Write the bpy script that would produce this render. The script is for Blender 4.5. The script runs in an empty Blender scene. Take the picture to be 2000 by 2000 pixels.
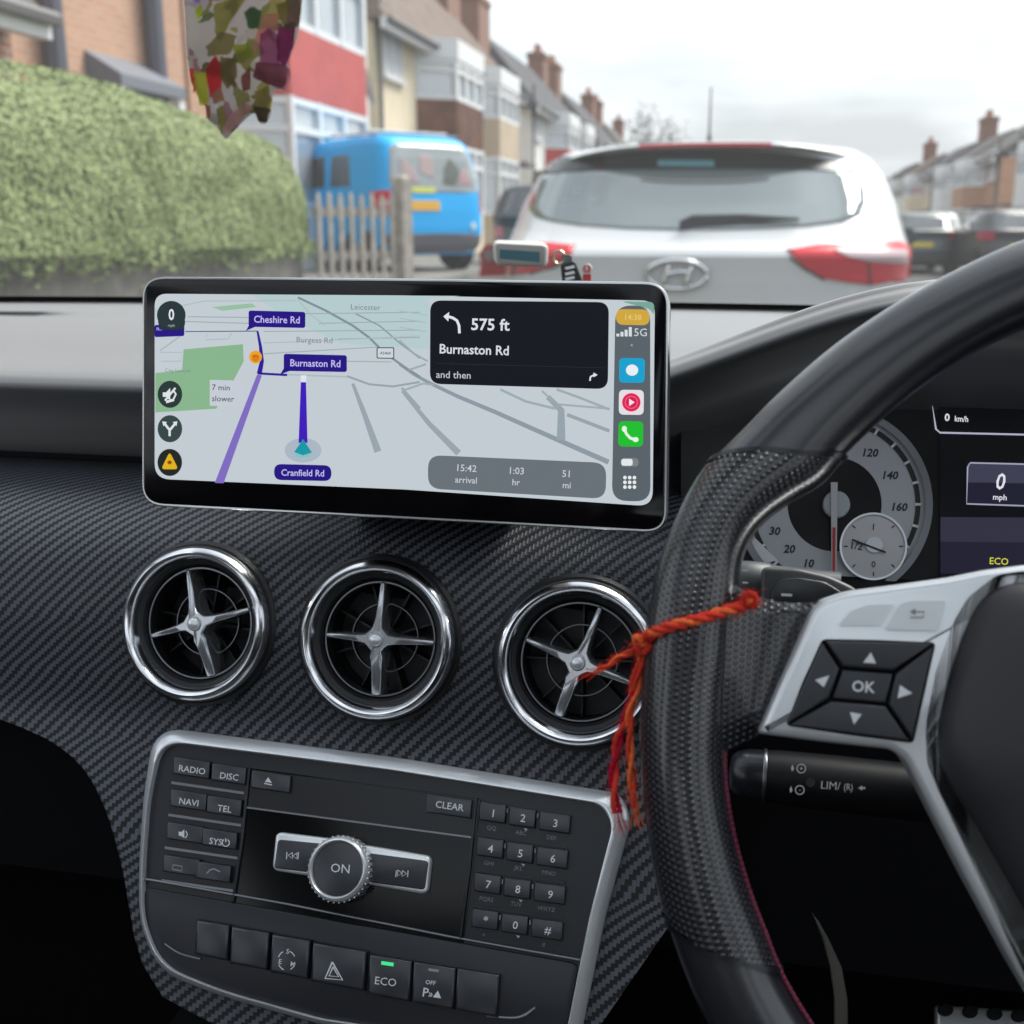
import bpy, bmesh, math, random
from mathutils import Vector, Matrix
from mathutils import noise as mnoise
random.seed(7)
R = math.radians
sc = bpy.context.scene
COL = sc.collection

# ------------------------------------------------------------------ camera
F = 2140.0                                   # focal length in photo pixels (photo is 2000 px wide)
YAW, PIT = R(11.5), R(14.7)
CAM = Vector((0, 0, 1.12))
FW = Vector((-math.sin(YAW)*math.cos(PIT), math.cos(YAW)*math.cos(PIT), -math.sin(PIT)))
RT = Vector((math.cos(YAW), math.sin(YAW), 0))
UP = RT.cross(FW)
cd = bpy.data.cameras.new('camera'); cam = bpy.data.objects.new('camera', cd); COL.objects.link(cam)
cd.sensor_width = 36; cd.lens = 36*F/2000; cd.clip_start = .01; cd.clip_end = 4000
cam.matrix_world = Matrix.Translation(CAM) @ Matrix((RT, UP, -FW)).transposed().to_4x4()
cd.dof.use_dof = True; cd.dof.focus_distance = .56; cd.dof.aperture_fstop = 11
sc.camera = cam

# ------------------------------------------------------------------ world, sun, exposure
SUN_EL, SUN_AZ = R(52), R(42)               # azimuth from +Y, positive to +X
W = bpy.data.worlds.new('World'); sc.world = W; W.use_nodes = True
nt = W.node_tree; nt.nodes.clear()
def wn(t, **k):
    n = nt.nodes.new(t)
    for a, b in k.items(): setattr(n, a, b)
    return n
out = wn('ShaderNodeOutputWorld'); bg = wn('ShaderNodeBackground')
sky = wn('ShaderNodeTexSky', sky_type='NISHITA', sun_disc=False)
sky.sun_elevation = SUN_EL; sky.sun_rotation = SUN_AZ; sky.air_density = 1.5; sky.dust_density = 3
tc = wn('ShaderNodeTexCoord'); mp = wn('ShaderNodeMapping'); mp.inputs['Scale'].default_value = (1.1, 1.1, 4.2)
nz = wn('ShaderNodeTexNoise'); nz.inputs['Scale'].default_value = 2.1; nz.inputs['Detail'].default_value = 5; nz.inputs['Roughness'].default_value = .5
cr = wn('ShaderNodeValToRGB')
cr.color_ramp.elements[0].position = .40; cr.color_ramp.elements[0].color = (1.75, 1.88, 2.06, 1)
cr.color_ramp.elements[1].position = .74; cr.color_ramp.elements[1].color = (4.3, 4.45, 4.62, 1)
mx = wn('ShaderNodeMixRGB'); mx.inputs[0].default_value = .93
nt.links.new(tc.outputs['Generated'], mp.inputs[0]); nt.links.new(mp.outputs[0], nz.inputs['Vector'])
nt.links.new(nz.outputs['Fac'], cr.inputs[0]); nt.links.new(sky.outputs[0], mx.inputs[1]); nt.links.new(cr.outputs[0], mx.inputs[2])
nt.links.new(mx.outputs[0], bg.inputs[0]); bg.inputs[1].default_value = .115
nt.links.new(bg.outputs[0], out.inputs[0])
sd = bpy.data.lights.new('sun', 'SUN'); sd.energy = 1.5; sd.angle = R(30); sd.color = (1, .96, .9)
sun = bpy.data.objects.new('sun', sd); COL.objects.link(sun)
sv = Vector((math.sin(SUN_AZ)*math.cos(SUN_EL), math.cos(SUN_AZ)*math.cos(SUN_EL), math.sin(SUN_EL)))
sun.rotation_euler = (-sv).to_track_quat('-Z', 'Y').to_euler(); sun.location = sv*60
EXPO = 1.78
vs = sc.view_settings; vs.view_transform = 'Standard'; vs.look = 'None'; vs.exposure = EXPO; vs.gamma = 1; vs.use_curve_mapping = False
sc.cycles.max_bounces = 8; sc.cycles.transparent_max_bounces = 12; sc.cycles.caustics_reflective = False; sc.cycles.caustics_refractive = False
sc.cycles.sample_clamp_indirect = 4; sc.cycles.use_denoising = True

# ------------------------------------------------------------------ materials
def lin(c):
    return tuple(((v/255)/12.92 if v/255 <= .04045 else ((v/255+.055)/1.055)**2.4) for v in c)
MATS = {}
def mat(name, col=(.02, .02, .02), rough=.5, metal=0, bump=0, bscale=200, var=0, vscale=30, spec=.5, emit=None, estr=1, coat=0, sheen=0, coords='Object'):
    if name in MATS: return MATS[name]
    m = bpy.data.materials.new(name); m.use_nodes = True; t = m.node_tree; p = t.nodes['Principled BSDF']
    p.inputs['Base Color'].default_value = (*col, 1); p.inputs['Roughness'].default_value = rough; p.inputs['Metallic'].default_value = metal
    p.inputs['Specular IOR Level'].default_value = spec; p.inputs['Coat Weight'].default_value = coat; p.inputs['Coat Roughness'].default_value = .05
    p.inputs['Sheen Weight'].default_value = sheen
    if emit: p.inputs['Emission Color'].default_value = (*emit, 1); p.inputs['Emission Strength'].default_value = estr
    tcx = t.nodes.new('ShaderNodeTexCoord')
    if bump:
        n = t.nodes.new('ShaderNodeTexNoise'); n.inputs['Scale'].default_value = bscale; n.inputs['Detail'].default_value = 4
        t.links.new(tcx.outputs[coords], n.inputs['Vector'])
        b = t.nodes.new('ShaderNodeBump'); b.inputs['Strength'].default_value = bump; b.inputs['Distance'].default_value = .3/bscale
        t.links.new(n.outputs['Fac'], b.inputs['Height']); t.links.new(b.outputs[0], p.inputs['Normal'])
    if var:
        n = t.nodes.new('ShaderNodeTexNoise'); n.inputs['Scale'].default_value = vscale; n.inputs['Detail'].default_value = 6
        t.links.new(tcx.outputs[coords], n.inputs['Vector'])
        r = t.nodes.new('ShaderNodeValToRGB'); e = r.color_ramp.elements
        e[0].position = .3; e[1].position = .7
        e[0].color = (*[c*(1-var) for c in col], 1); e[1].color = (*[min(1, c*(1+var)) for c in col], 1)
        t.links.new(n.outputs['Fac'], r.inputs[0]); t.links.new(r.outputs[0], p.inputs['Base Color'])
    MATS[name] = m
    return m
def glow(name, rgb, k=1.0):                  # lit pixels of a display: colour as shown
    c = [v*k/2**EXPO for v in lin(rgb)]
    return mat(name, (.004, .004, .004), .35, spec=.12, emit=c)

def cloth(name, rgb):                        # thin printed fabric, lets light through
    if name in MATS: return MATS[name]
    m = mat(name, rgb, .9, var=.15, vscale=140); t = m.node_tree; p = t.nodes['Principled BSDF']; o = [n for n in t.nodes if n.type == 'OUTPUT_MATERIAL'][0]
    tl = t.nodes.new('ShaderNodeBsdfTranslucent'); tl.inputs[0].default_value = (*rgb, 1); x = t.nodes.new('ShaderNodeMixShader'); x.inputs[0].default_value = .6
    t.links.new(p.outputs[0], x.inputs[1]); t.links.new(tl.outputs[0], x.inputs[2]); t.links.new(x.outputs[0], o.inputs[0])
    return m
def floral_cloth():
    m = cloth('pouch_fabric', (.6, .58, .58)); t = m.node_tree; p = t.nodes['Principled BSDF']
    tcx = t.nodes.new('ShaderNodeTexCoord'); nz = t.nodes.new('ShaderNodeTexNoise'); nz.inputs['Scale'].default_value = 70; nz.inputs['Detail'].default_value = 3
    mxv = t.nodes.new('ShaderNodeMixRGB'); mxv.blend_type = 'LINEAR_LIGHT'; mxv.inputs[0].default_value = .010
    vo = t.nodes.new('ShaderNodeTexVoronoi'); vo.inputs['Scale'].default_value = 150
    t.links.new(tcx.outputs['Object'], nz.inputs['Vector']); t.links.new(tcx.outputs['Object'], mxv.inputs[1]); t.links.new(nz.outputs['Color'], mxv.inputs[2]); t.links.new(mxv.outputs[0], vo.inputs['Vector'])
    sp = t.nodes.new('ShaderNodeSeparateColor'); t.links.new(vo.outputs['Color'], sp.inputs[0])
    r = t.nodes.new('ShaderNodeValToRGB'); r.color_ramp.interpolation = 'CONSTANT'
    pal = [(0, (214, 208, 208)), (.30, (196, 188, 196)), (.44, (150, 150, 96)), (.55, (206, 196, 190)), (.68, (176, 172, 110)), (.76, (178, 140, 150)), (.83, (216, 212, 206)), (.93, (120, 112, 86))]
    while len(r.color_ramp.elements) < len(pal): r.color_ramp.elements.new(.5)
    for e, (x, c) in zip(r.color_ramp.elements, pal): e.position = x; e.color = (*lin(c), 1)
    t.links.new(sp.outputs[0], r.inputs[0])
    for n in t.nodes:
        if n.type == 'BSDF_TRANSLUCENT': t.links.new(r.outputs[0], n.inputs[0])
    t.links.new(r.outputs[0], p.inputs['Base Color'])
    return m
class NB:                                    # small node helper
    def __init__(s, m): s.t = m.node_tree; s.p = s.t.nodes['Principled BSDF']
    def n(s, ty, **k):
        x = s.t.nodes.new(ty)
        for a, b in k.items(): setattr(x, a, b)
        return x
    def l(s, a, b): s.t.links.new(a, b)
    def math(s, op, a, b=None, c=None):
        x = s.n('ShaderNodeMath', operation=op)
        for i, v in enumerate((a, b, c)):
            if v is None: continue
            if isinstance(v, (int, float)): x.inputs[i].default_value = v
            else: s.l(v, x.inputs[i])
        return x.outputs[0]

def carbon_material():
    m = mat('carbon_film', (.03, .03, .035), .38, spec=.45, coat=.04); b = NB(m)
    uv = b.n('ShaderNodeUVMap'); sx = b.n('ShaderNodeSeparateXYZ'); b.l(uv.outputs[0], sx.inputs[0])
    cell = 1/.0019
    u = b.math('MULTIPLY', sx.outputs[0], cell); v = b.math('MULTIPLY', sx.outputs[1], cell)
    fu = b.math('FLOOR', u); fv = b.math('FLOOR', v)
    s = b.math('FLOORED_MODULO', b.math('ADD', fv, fu), 4)
    warp = b.math('LESS_THAN', s, 1.5)
    # rounded height within each tow: warp runs along v, weft along u
    hu = b.math('SINE', b.math('MULTIPLY', b.math('FRACT', u), math.pi)); hv = b.math('SINE', b.math('MULTIPLY', b.math('FRACT', v), math.pi))
    h = b.math('ADD', b.math('MULTIPLY', warp, hu), b.math('MULTIPLY', b.math('SUBTRACT', 1, warp), b.math('MULTIPLY', hv, .5)))
    bp = b.n('ShaderNodeBump'); bp.inputs['Strength'].default_value = .5; bp.inputs['Distance'].default_value = .0004
    b.l(h, bp.inputs['Height']); b.l(bp.outputs[0], b.p.inputs['Normal'])
    mixc = b.n('ShaderNodeMixRGB'); mixc.inputs[1].default_value = (.0025, .0035, .0065, 1); mixc.inputs[2].default_value = (.092, .099, .12, 1)
    b.l(warp, mixc.inputs[0]); b.l(mixc.outputs[0], b.p.inputs['Base Color'])
    rr = b.math('MULTIPLY_ADD', warp, -.18, .6); b.l(rr, b.p.inputs['Roughness'])
    return m
def perf_material():
    m = mat('perforated_leather', (.011, .0125, .018), .27, spec=.9, coat=.35); b = NB(m)
    uv = b.n('ShaderNodeUVMap'); sx = b.n('ShaderNodeSeparateXYZ'); b.l(uv.outputs[0], sx.inputs[0])
    P = 1/.0024
    u = b.math('MULTIPLY', sx.outputs[0], P); v = b.math('MULTIPLY', sx.outputs[1], P*1.0)
    v2 = b.math('ADD', v, b.math('MULTIPLY', b.math('FLOORED_MODULO', b.math('FLOOR', u), 2), .5))
    du = b.math('SUBTRACT', b.math('FRACT', u), .5); dv = b.math('SUBTRACT', b.math('FRACT', v2), .5)
    d = b.math('SQRT', b.math('ADD', b.math('MULTIPLY', du, du), b.math('MULTIPLY', dv, dv)))
    hole = b.n('ShaderNodeMapRange', interpolation_type='SMOOTHSTEP'); hole.inputs[1].default_value = .16; hole.inputs[2].default_value = .40
    hole.inputs[3].default_value = 0; hole.inputs[4].default_value = 1; b.l(d, hole.inputs[0])
    bp = b.n('ShaderNodeBump'); bp.inputs['Strength'].default_value = 1; bp.inputs['Distance'].default_value = .0007
    b.l(hole.outputs[0], bp.inputs['Height']); b.l(bp.outputs[0], b.p.inputs['Normal'])
    return m
def brick_material(name, c1, c2, mortar, scale=1.0):
    m = mat(name, c1, .85); b = NB(m)
    g = b.n('ShaderNodeTexCoord'); s = b.n('ShaderNodeSeparateXYZ'); b.l(g.outputs['Object'], s.inputs[0])
    cb = b.n('ShaderNodeCombineXYZ'); b.l(b.math('ADD', s.outputs[0], s.outputs[1]), cb.inputs[0]); b.l(s.outputs[2], cb.inputs[1])
    br = b.n('ShaderNodeTexBrick'); br.inputs['Scale'].default_value = 1; br.inputs['Brick Width'].default_value = .225*scale; br.inputs['Row Height'].default_value = .075*scale; br.inputs['Mortar Size'].default_value = .01
    br.inputs['Color1'].default_value = (*c1, 1); br.inputs['Color2'].default_value = (*c2, 1); br.inputs['Mortar'].default_value = (*mortar, 1)
    b.l(cb.outputs[0], br.inputs['Vector']); b.l(br.outputs['Color'], b.p.inputs['Base Color'])
    return m
def tile_material(name, col):
    m = mat(name, col, .8); b = NB(m)
    g = b.n('ShaderNodeTexCoord'); s = b.n('ShaderNodeSeparateXYZ'); b.l(g.outputs['Object'], s.inputs[0])
    fr = b.math('FRACT', b.math('MULTIPLY', s.outputs[2], 7)); fx = b.math('FRACT', b.math('MULTIPLY', b.math('ADD', s.outputs[0], s.outputs[1]), 4))
    h = b.math('ADD', fr, b.math('MULTIPLY', b.math('LESS_THAN', fx, .06), -.6))
    bp = b.n('ShaderNodeBump'); bp.inputs['Strength'].default_value = .9; bp.inputs['Distance'].default_value = .04
    b.l(h, bp.inputs['Height']); b.l(bp.outputs[0], b.p.inputs['Normal'])
    n = b.n('ShaderNodeTexNoise'); n.inputs['Scale'].default_value = 3; n.inputs['Detail'].default_value = 6; b.l(g.outputs['Object'], n.inputs['Vector'])
    r = b.n('ShaderNodeValToRGB'); r.color_ramp.elements[0].position = .3; r.color_ramp.elements[1].position = .7
    r.color_ramp.elements[0].color = (*[c*.65 for c in col], 1); r.color_ramp.elements[1].color = (*[c*1.35 for c in col], 1)
    b.l(n.outputs['Fac'], r.inputs[0]); b.l(r.outputs[0], b.p.inputs['Base Color'])
    return m
def pane_material(name, tint=(.02, .025, .03), gloss=.35, tr=0.0):
    m = bpy.data.materials.new(name); m.use_nodes = True; t = m.node_tree; t.nodes.clear()
    o = t.nodes.new('ShaderNodeOutputMaterial'); a = t.nodes.new('ShaderNodeBsdfDiffuse'); a.inputs[0].default_value = (*tint, 1)
    g = t.nodes.new('ShaderNodeBsdfGlossy'); g.inputs['Roughness'].default_value = .03; g.inputs[0].default_value = (.95, .98, 1, 1)
    f = t.nodes.new('ShaderNodeFresnel'); f.inputs[0].default_value = 1.5
    mr = t.nodes.new('ShaderNodeMapRange'); mr.inputs[3].default_value = gloss; mr.inputs[4].default_value = 1
    x = t.nodes.new('ShaderNodeMixShader'); t.links.new(f.outputs[0], mr.inputs[0]); t.links.new(mr.outputs[0], x.inputs[0])
    base = a.outputs[0]
    if tr:
        tb = t.nodes.new('ShaderNodeBsdfTransparent'); tb.inputs[0].default_value = (.82, .9, .9, 1)
        y = t.nodes.new('ShaderNodeMixShader'); y.inputs[0].default_value = tr
        t.links.new(base, y.inputs[1]); t.links.new(tb.outputs[0], y.inputs[2]); base = y.outputs[0]
    t.links.new(base, x.inputs[1]); t.links.new(g.outputs[0], x.inputs[2]); t.links.new(x.outputs[0], o.inputs[0])
    MATS[name] = m
    return m

plastic = mat('black_plastic', (.009, .0105, .0155), .42, bump=.25, bscale=900, spec=.55)
plastic_sm = mat('satin_black_plastic', (.009, .0105, .016), .3, spec=.6)
matte_dark = mat('matte_dark_trim', (.006, .006, .008), .8, spec=.2)
panel_grey = mat('console_panel_grey', (.0085, .0102, .016), .34, bump=.15, bscale=1500)
key_grey = mat('key_grey', (.0135, .0155, .023), .3, spec=.8)
gloss_black = mat('gloss_black', (.0025, .0025, .0035), .12, spec=.35)
pad_mat = mat('dash_pad', (.014, .0155, .021), .5, bump=.12, bscale=700, spec=.8, coat=.85, sheen=.6)
pad_mat.node_tree.nodes['Principled BSDF'].inputs['Coat Roughness'].default_value = .5
leather = mat('smooth_leather', (.009, .0105, .0155), .36, bump=.18, bscale=600, spec=.7, coat=.9)
leather.node_tree.nodes['Principled BSDF'].inputs['Coat Roughness'].default_value = .22
chrome = mat('chrome', (.86, .87, .90), .19, metal=1)
silver = mat('satin_silver', (.88, .91, .94), .28, metal=.55, bump=.04, bscale=2500)
silver_dark = mat('dark_satin_silver', (.22, .23, .25), .32, metal=1)
print_w = mat('white_print', (.75, .77, .8), .6)
print_g = mat('grey_print', (.3, .31, .33), .6)
carbon = carbon_material(); perf = perf_material()

# ------------------------------------------------------------------ object helpers
def tag(o, label=None, cat=None, group=None, kind=None):
    if label: o['label'] = label
    if cat: o['category'] = cat
    if group: o['group'] = group
    if kind: o['kind'] = kind
    return o
def empty(name, loc=(0, 0, 0), rz=0, label=None, cat=None, group=None):
    o = bpy.data.objects.new(name, None); COL.objects.link(o); o.location = loc; o.rotation_euler[2] = rz; o.empty_display_size = .05
    return tag(o, label, cat, group)
def link(name, me, parent=None, keep=True):
    o = bpy.data.objects.new(name, me); COL.objects.link(o)
    if parent is not None:
        o.parent = parent
        if keep: o.matrix_parent_inverse = wm(parent).inverted()
    return o
def wm(o):
    m = Matrix.LocRotScale(o.location, o.rotation_euler, o.scale)
    return wm(o.parent) @ o.matrix_parent_inverse @ m if o.parent else m
class MB:
    def __init__(s): s.v = []; s.f = []; s.uv = {}
    def add(s, vs, fs):
        k = len(s.v); s.v += [tuple(x) for x in vs]; s.f += [tuple(i+k for i in f) for f in fs]; return k
    def box(s, x0, y0, z0, x1, y1, z1):
        s.add([(x0,y0,z0),(x1,y0,z0),(x1,y1,z0),(x0,y1,z0),(x0,y0,z1),(x1,y0,z1),(x1,y1,z1),(x0,y1,z1)],
              [(0,3,2,1),(4,5,6,7),(0,1,5,4),(1,2,6,5),(2,3,7,6),(3,0,4,7)]); return s
    def prism(s, poly, z0, z1):                 # poly in xy
        n = len(poly); s.add([(x,y,z0) for x,y in poly]+[(x,y,z1) for x,y in poly],
            [tuple(range(n))[::-1], tuple(range(n,2*n))]+[(i,(i+1)%n,n+(i+1)%n,n+i) for i in range(n)]); return s
    def loops(s, ls, cap0=True, cap1=True, closed=True):   # list of equal-length vertex loops
        n = len(ls[0]); k = len(s.v)
        for l in ls: s.v += [tuple(p) for p in l]
        m = n if closed else n-1
        for j in range(len(ls)-1):
            for i in range(m): s.f.append((k+j*n+i, k+j*n+(i+1)%n, k+(j+1)*n+(i+1)%n, k+(j+1)*n+i))
        if cap0: s.f.append(tuple(k+i for i in range(n))[::-1])
        if cap1: s.f.append(tuple(k+(len(ls)-1)*n+i for i in range(n)))
        return s
    def tube(s, pts, rad, n=8, cap=True):
        pts = [Vector(p) for p in pts]; ls = []; pn = None
        for i, p in enumerate(pts):
            t = (pts[min(i+1, len(pts)-1)]-pts[max(i-1, 0)]).normalized()
            if pn is None:
                pn = t.orthogonal().normalized()
            else:
                pn = (pn - t*pn.dot(t)); pn = pn.normalized() if pn.length > 1e-9 else t.orthogonal().normalized()
            b = t.cross(pn); r = rad[i] if isinstance(rad, (list, tuple)) else rad
            ls.append([p+(pn*math.cos(2*math.pi*k/n)+b*math.sin(2*math.pi*k/n))*r for k in range(n)])
        return s.loops(ls, cap, cap)
    def lathe(s, prof, c, ax, u, n=48, closed=False):      # prof (r,h) along axis
        c = Vector(c); ax = Vector(ax).normalized(); u = Vector(u); u = (u-ax*u.dot(ax)).normalized(); w = ax.cross(u)
        ls = [[c+ax*h+(u*math.cos(2*math.pi*k/n)+w*math.sin(2*math.pi*k/n))*r for k in range(n)] for r, h in prof]
        if closed: ls.append(ls[0])
        return s.loops(ls, False, False)
    def build(s, name, m, parent=None, smooth=35, kind=None, keep=True):
        me = bpy.data.meshes.new(name); me.from_pydata(s.v, [], s.f); me.validate()
        bm = bmesh.new(); bm.from_mesh(me)
        if not s.uv: bmesh.ops.recalc_face_normals(bm, faces=bm.faces)
        bm.to_mesh(me); bm.free()
        me.materials.append(m)
        if s.uv:
            l = me.uv_layers.new(name='UVMap')
            for lp in me.loops: l.data[lp.index].uv = s.uv.get(lp.vertex_index, (0, 0))
        if smooth:
            me.shade_smooth()
            if smooth < 180: me.set_sharp_from_angle(angle=R(smooth))
        o = link(name, me, parent, keep)
        if kind: o['kind'] = kind
        return o
def grid_mesh(name, rows, m, parent=None, uvs=None, smooth=180, closed=False, skip=None):
    b = MB(); n = len(rows[0])
    for r in rows: b.v += [tuple(p) for p in r]
    for j in range(len(rows)-1):
        for i in range(n if closed else n-1):
            if skip and skip((rows[j][i]+rows[j+1][(i+1) % n])/2): continue
            b.f.append((j*n+i, j*n+(i+1)%n, (j+1)*n+(i+1)%n, (j+1)*n+i))
    if uvs: b.uv = {j*n+i: uvs[j][i] for j in range(len(rows)) for i in range(n)}
    return b.build(name, m, parent, smooth)

# ------------------------------------------------------------------ pixel geometry (directions only; distances come from the planes)
def ray(px, py): return FW + RT*((px-1000)/F) - UP*((py-1000)/F)
class Plane:
    def __init__(s, px, py, depth, lean, yaw=0, roll=0):
        s.o = CAM + ray(px, py)*depth; l, y = R(lean), R(yaw)
        s.n = Vector((math.sin(y)*math.cos(l), -math.cos(y)*math.cos(l), math.sin(l)))
        s.u = Vector((math.cos(y), math.sin(y), 0)); s.v = s.n.cross(s.u)
    def at(s, px, py, off=0):
        d = ray(px, py); t = ((s.o+s.n*off-CAM).dot(s.n))/d.dot(s.n); return CAM+d*t
    def uv(s, px, py, off=0):
        p = s.at(px, py, off)-s.o; return (p.dot(s.u), p.dot(s.v))
    def pt(s, u, v, h=0): return s.o+s.u*u+s.v*v+s.n*h
def area2(p): return sum(p[i][0]*p[(i+1)%len(p)][1]-p[(i+1)%len(p)][0]*p[i][1] for i in range(len(p)))
def inset(poly, d):
    n = len(poly); sg = 1 if area2(poly) > 0 else -1; o = []
    for i in range(n):
        a, b, c = poly[i-1], poly[i], poly[(i+1)%n]
        e1 = Vector((b[0]-a[0], b[1]-a[1])); e2 = Vector((c[0]-b[0], c[1]-b[1]))
        if e1.length < 1e-12 or e2.length < 1e-12: o.append(b); continue
        e1.normalize(); e2.normalize(); n1 = Vector((-e1.y, e1.x))*sg; n2 = Vector((-e2.y, e2.x))*sg
        k = n1+n2; k = k/max(.35, k.length_squared/2) if k.length > 1e-6 else n1
        o.append((b[0]+k.x*d, b[1]+k.y*d))
    return o
def rounded(poly, r, n=6):
    o = []; m = len(poly)
    for i in range(m):
        a, b, c = Vector(poly[i-1]), Vector(poly[i]), Vector(poly[(i+1)%m]); rr = r[i] if isinstance(r, (list, tuple)) else r
        u, w = (a-b), (c-b); d = min(rr, u.length*.48, w.length*.48)
        if d <= 0: o.append(tuple(b)); continue
        p, q = b+u.normalized()*d, b+w.normalized()*d
        for k in range(n+1):
            t = k/n; o.append(tuple(p*(1-t)**2+b*2*t*(1-t)+q*t*t))
    return o
def spline(pts, n=8, closed=False):
    P = [Vector(p) for p in pts]; m = len(P); o = []
    for i in range(m if closed else m-1):
        p0, p1, p2, p3 = (P[(i-1) % m] if closed or i else P[0]), P[i], P[(i+1) % m], (P[(i+2) % m] if closed or i+2 < m else P[-1])
        for k in range(n):
            t = k/n; o.append(.5*((2*p1)+(p2-p0)*t+(2*p0-5*p1+4*p2-p3)*t*t+(3*p1-p0-3*p2+p3)*t**3))
    if not closed: o.append(P[-1])
    return o
def plate(name, pl, px, h0, h1, m, parent, bev=0, r=0, smooth=40, seg=3):
    """solid slab on plane pl; outline given in photo pixels, h along the plane normal (metres)"""
    if r: px = rounded(px, r)
    q = [pl.uv(x, y, h1) for x, y in px]; b = MB()
    ls = [[pl.pt(u, v, h0) for u, v in q]]
    if bev:
        for k in range(seg+1):
            a = k/seg*math.pi/2; d = bev*(1-math.cos(a)); hh = h1-bev+bev*math.sin(a)
            ls.append([pl.pt(u, v, hh) for u, v in (inset(q, d) if d > 0 else q)])
    else: ls.append([pl.pt(u, v, h1) for u, v in q])
    b.loops(ls, True, True)
    return b.build(name, m, parent, smooth)
def decal(name, pl, px, h, m, parent, r=0):
    if r: px = rounded(px, r)
    b = MB(); b.add([pl.at(x, y, h) for x, y in px], [tuple(range(len(px)))])
    o = b.build(name, m, parent, 0); return o
def strip_px(pts, w):                            # polyline in px -> outline polygon of width w (w may taper: (w0,w1))
    P = [Vector(p) for p in pts]; L, Rr = [], []
    for i, p in enumerate(P):
        t = (P[min(i+1, len(P)-1)]-P[max(i-1, 0)]).normalized(); n = Vector((-t.y, t.x))
        ww = w if not isinstance(w, tuple) else w[0]+(w[1]-w[0])*i/(len(P)-1)
        L.append(tuple(p+n*ww/2)); Rr.append(tuple(p-n*ww/2))
    return L+Rr[::-1]
def circ(cx, cy, rx, ry=None, n=28, a0=0, a1=360):
    ry = ry or rx; full = abs(a1-a0) >= 360
    return [(cx+rx*math.cos(R(a0+(a1-a0)*k/(n if full else n-1))), cy+ry*math.sin(R(a0+(a1-a0)*k/(n if full else n-1)))) for k in range(n)]
def text_mesh(s, bold=0, shear=0):
    c = bpy.data.curves.new('t', 'FONT'); c.body = s; c.align_x = 'CENTER'; c.size = 1; c.resolution_u = 2; c.offset = bold; c.shear = shear; c.fill_mode = 'FRONT'
    o = bpy.data.objects.new('t', c); me = bpy.data.meshes.new_from_object(o); bpy.data.objects.remove(o); bpy.data.curves.remove(c)
    return me
def text(name, s, place, x, y, cap, m, parent, ang=0, bold=.012, left=False, shear=0, wid=1.0):
    """lettering; place(px,py) -> world point; x,y = px of the middle of the cap height"""
    me = text_mesh(s, bold, shear)
    k = cap/.69; xs = [v.co.x for v in me.vertices] or [0]; dx = -min(xs) if left else 0
    ca, sa = math.cos(R(ang)), math.sin(R(ang))
    for v in me.vertices:
        tx, ty = (v.co.x+dx)*k*wid, (v.co.y-.345)*k
        v.co = place(x+tx*ca+ty*sa, y+tx*sa-ty*ca)
    me.materials.clear(); me.materials.append(m)
    return link(name, me, parent)
def on(pl, h): return lambda x, y: pl.at(x, y, h)
# ================================================================== OUR CAR
# ------------------------------------------------------------------ cabin shell
CX = -.18                                     # car centre line
cabin = empty('car_cabin', (CX, 0, .2), 0, 'dark interior of the car we sit in, with windscreen', 'car interior')
fabric_dark = mat('dark_cabin_lining', (.03, .03, .032), .9)
lining = mat('grey_roof_lining', (.55, .55, .54), .95)
MB().box(CX-.80, -2.0, .18, CX+.80, .72, .22).build('floor', fabric_dark, cabin)
MB().box(CX-.80, .72, .18, CX+.80, .76, .80).build('bulkhead', matte_dark, cabin)
def roof_z(x, y): return 1.43+.03*math.sin((y+2)/2.2*math.pi)-.03*((x-CX)/.62)**2
def roof_piece(name, x0, x1, y0, y1, m, th=.03):
    rows = [[Vector((x, y, roof_z(x, y)+h)) for h in (0, th) for x in ([x0+(x1-x0)*i/8 for i in range(9)] if h == 0 else [x1+(x0-x1)*i/8 for i in range(9)])] for y in [y0+(y1-y0)*k/6 for k in range(7)]]
    b = MB(); b.loops(rows); b.build(name, m, cabin, 60)
roof_piece('roof_lining', CX-.62, CX+.62, -2.0, -.80, lining); roof_piece('roof_header', CX-.62, CX+.62, .02, .19, lining)
for sx in (-1, 1): roof_piece('roof_rail', CX+sx*.42 if sx > 0 else CX-.62, CX+.62 if sx > 0 else CX-.42, -.80, .02, lining)
for sx in (-1, 1):
    x = CX+sx*.80
    d = MB(); d.loops([[(x, y, .22), (x-sx*.03, y, .60), (x-sx*.05, y, .98), (x+sx*.03, y, .98), (x+sx*.05, y, .6), (x+sx*.04, y, .22)] for y in (-2.0, -1, 0, .6, .95)])
    d.build('door', fabric_dark, cabin, 60)
    MB().tube([(CX+sx*.79, 1.02, 1.0), (CX+sx*.73, .66, 1.22), (CX+sx*.64, .18, 1.42)], .028, 8).build('windscreen_pillar', plastic, cabin)
    MB().tube([(CX+sx*.77, -.42, .97), (CX+sx*.66, -.42, 1.41)], .05, 8).build('door_pillar', plastic, cabin)
    MB().tube([(CX+sx*.77, -1.6, .97), (CX+sx*.62, -1.75, 1.41)], .08, 8).build('rear_pillar', plastic, cabin)
MB().box(CX-.78, -2.02, .2, CX+.78, -1.98, 1.0).build('rear_panel', fabric_dark, cabin)
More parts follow.
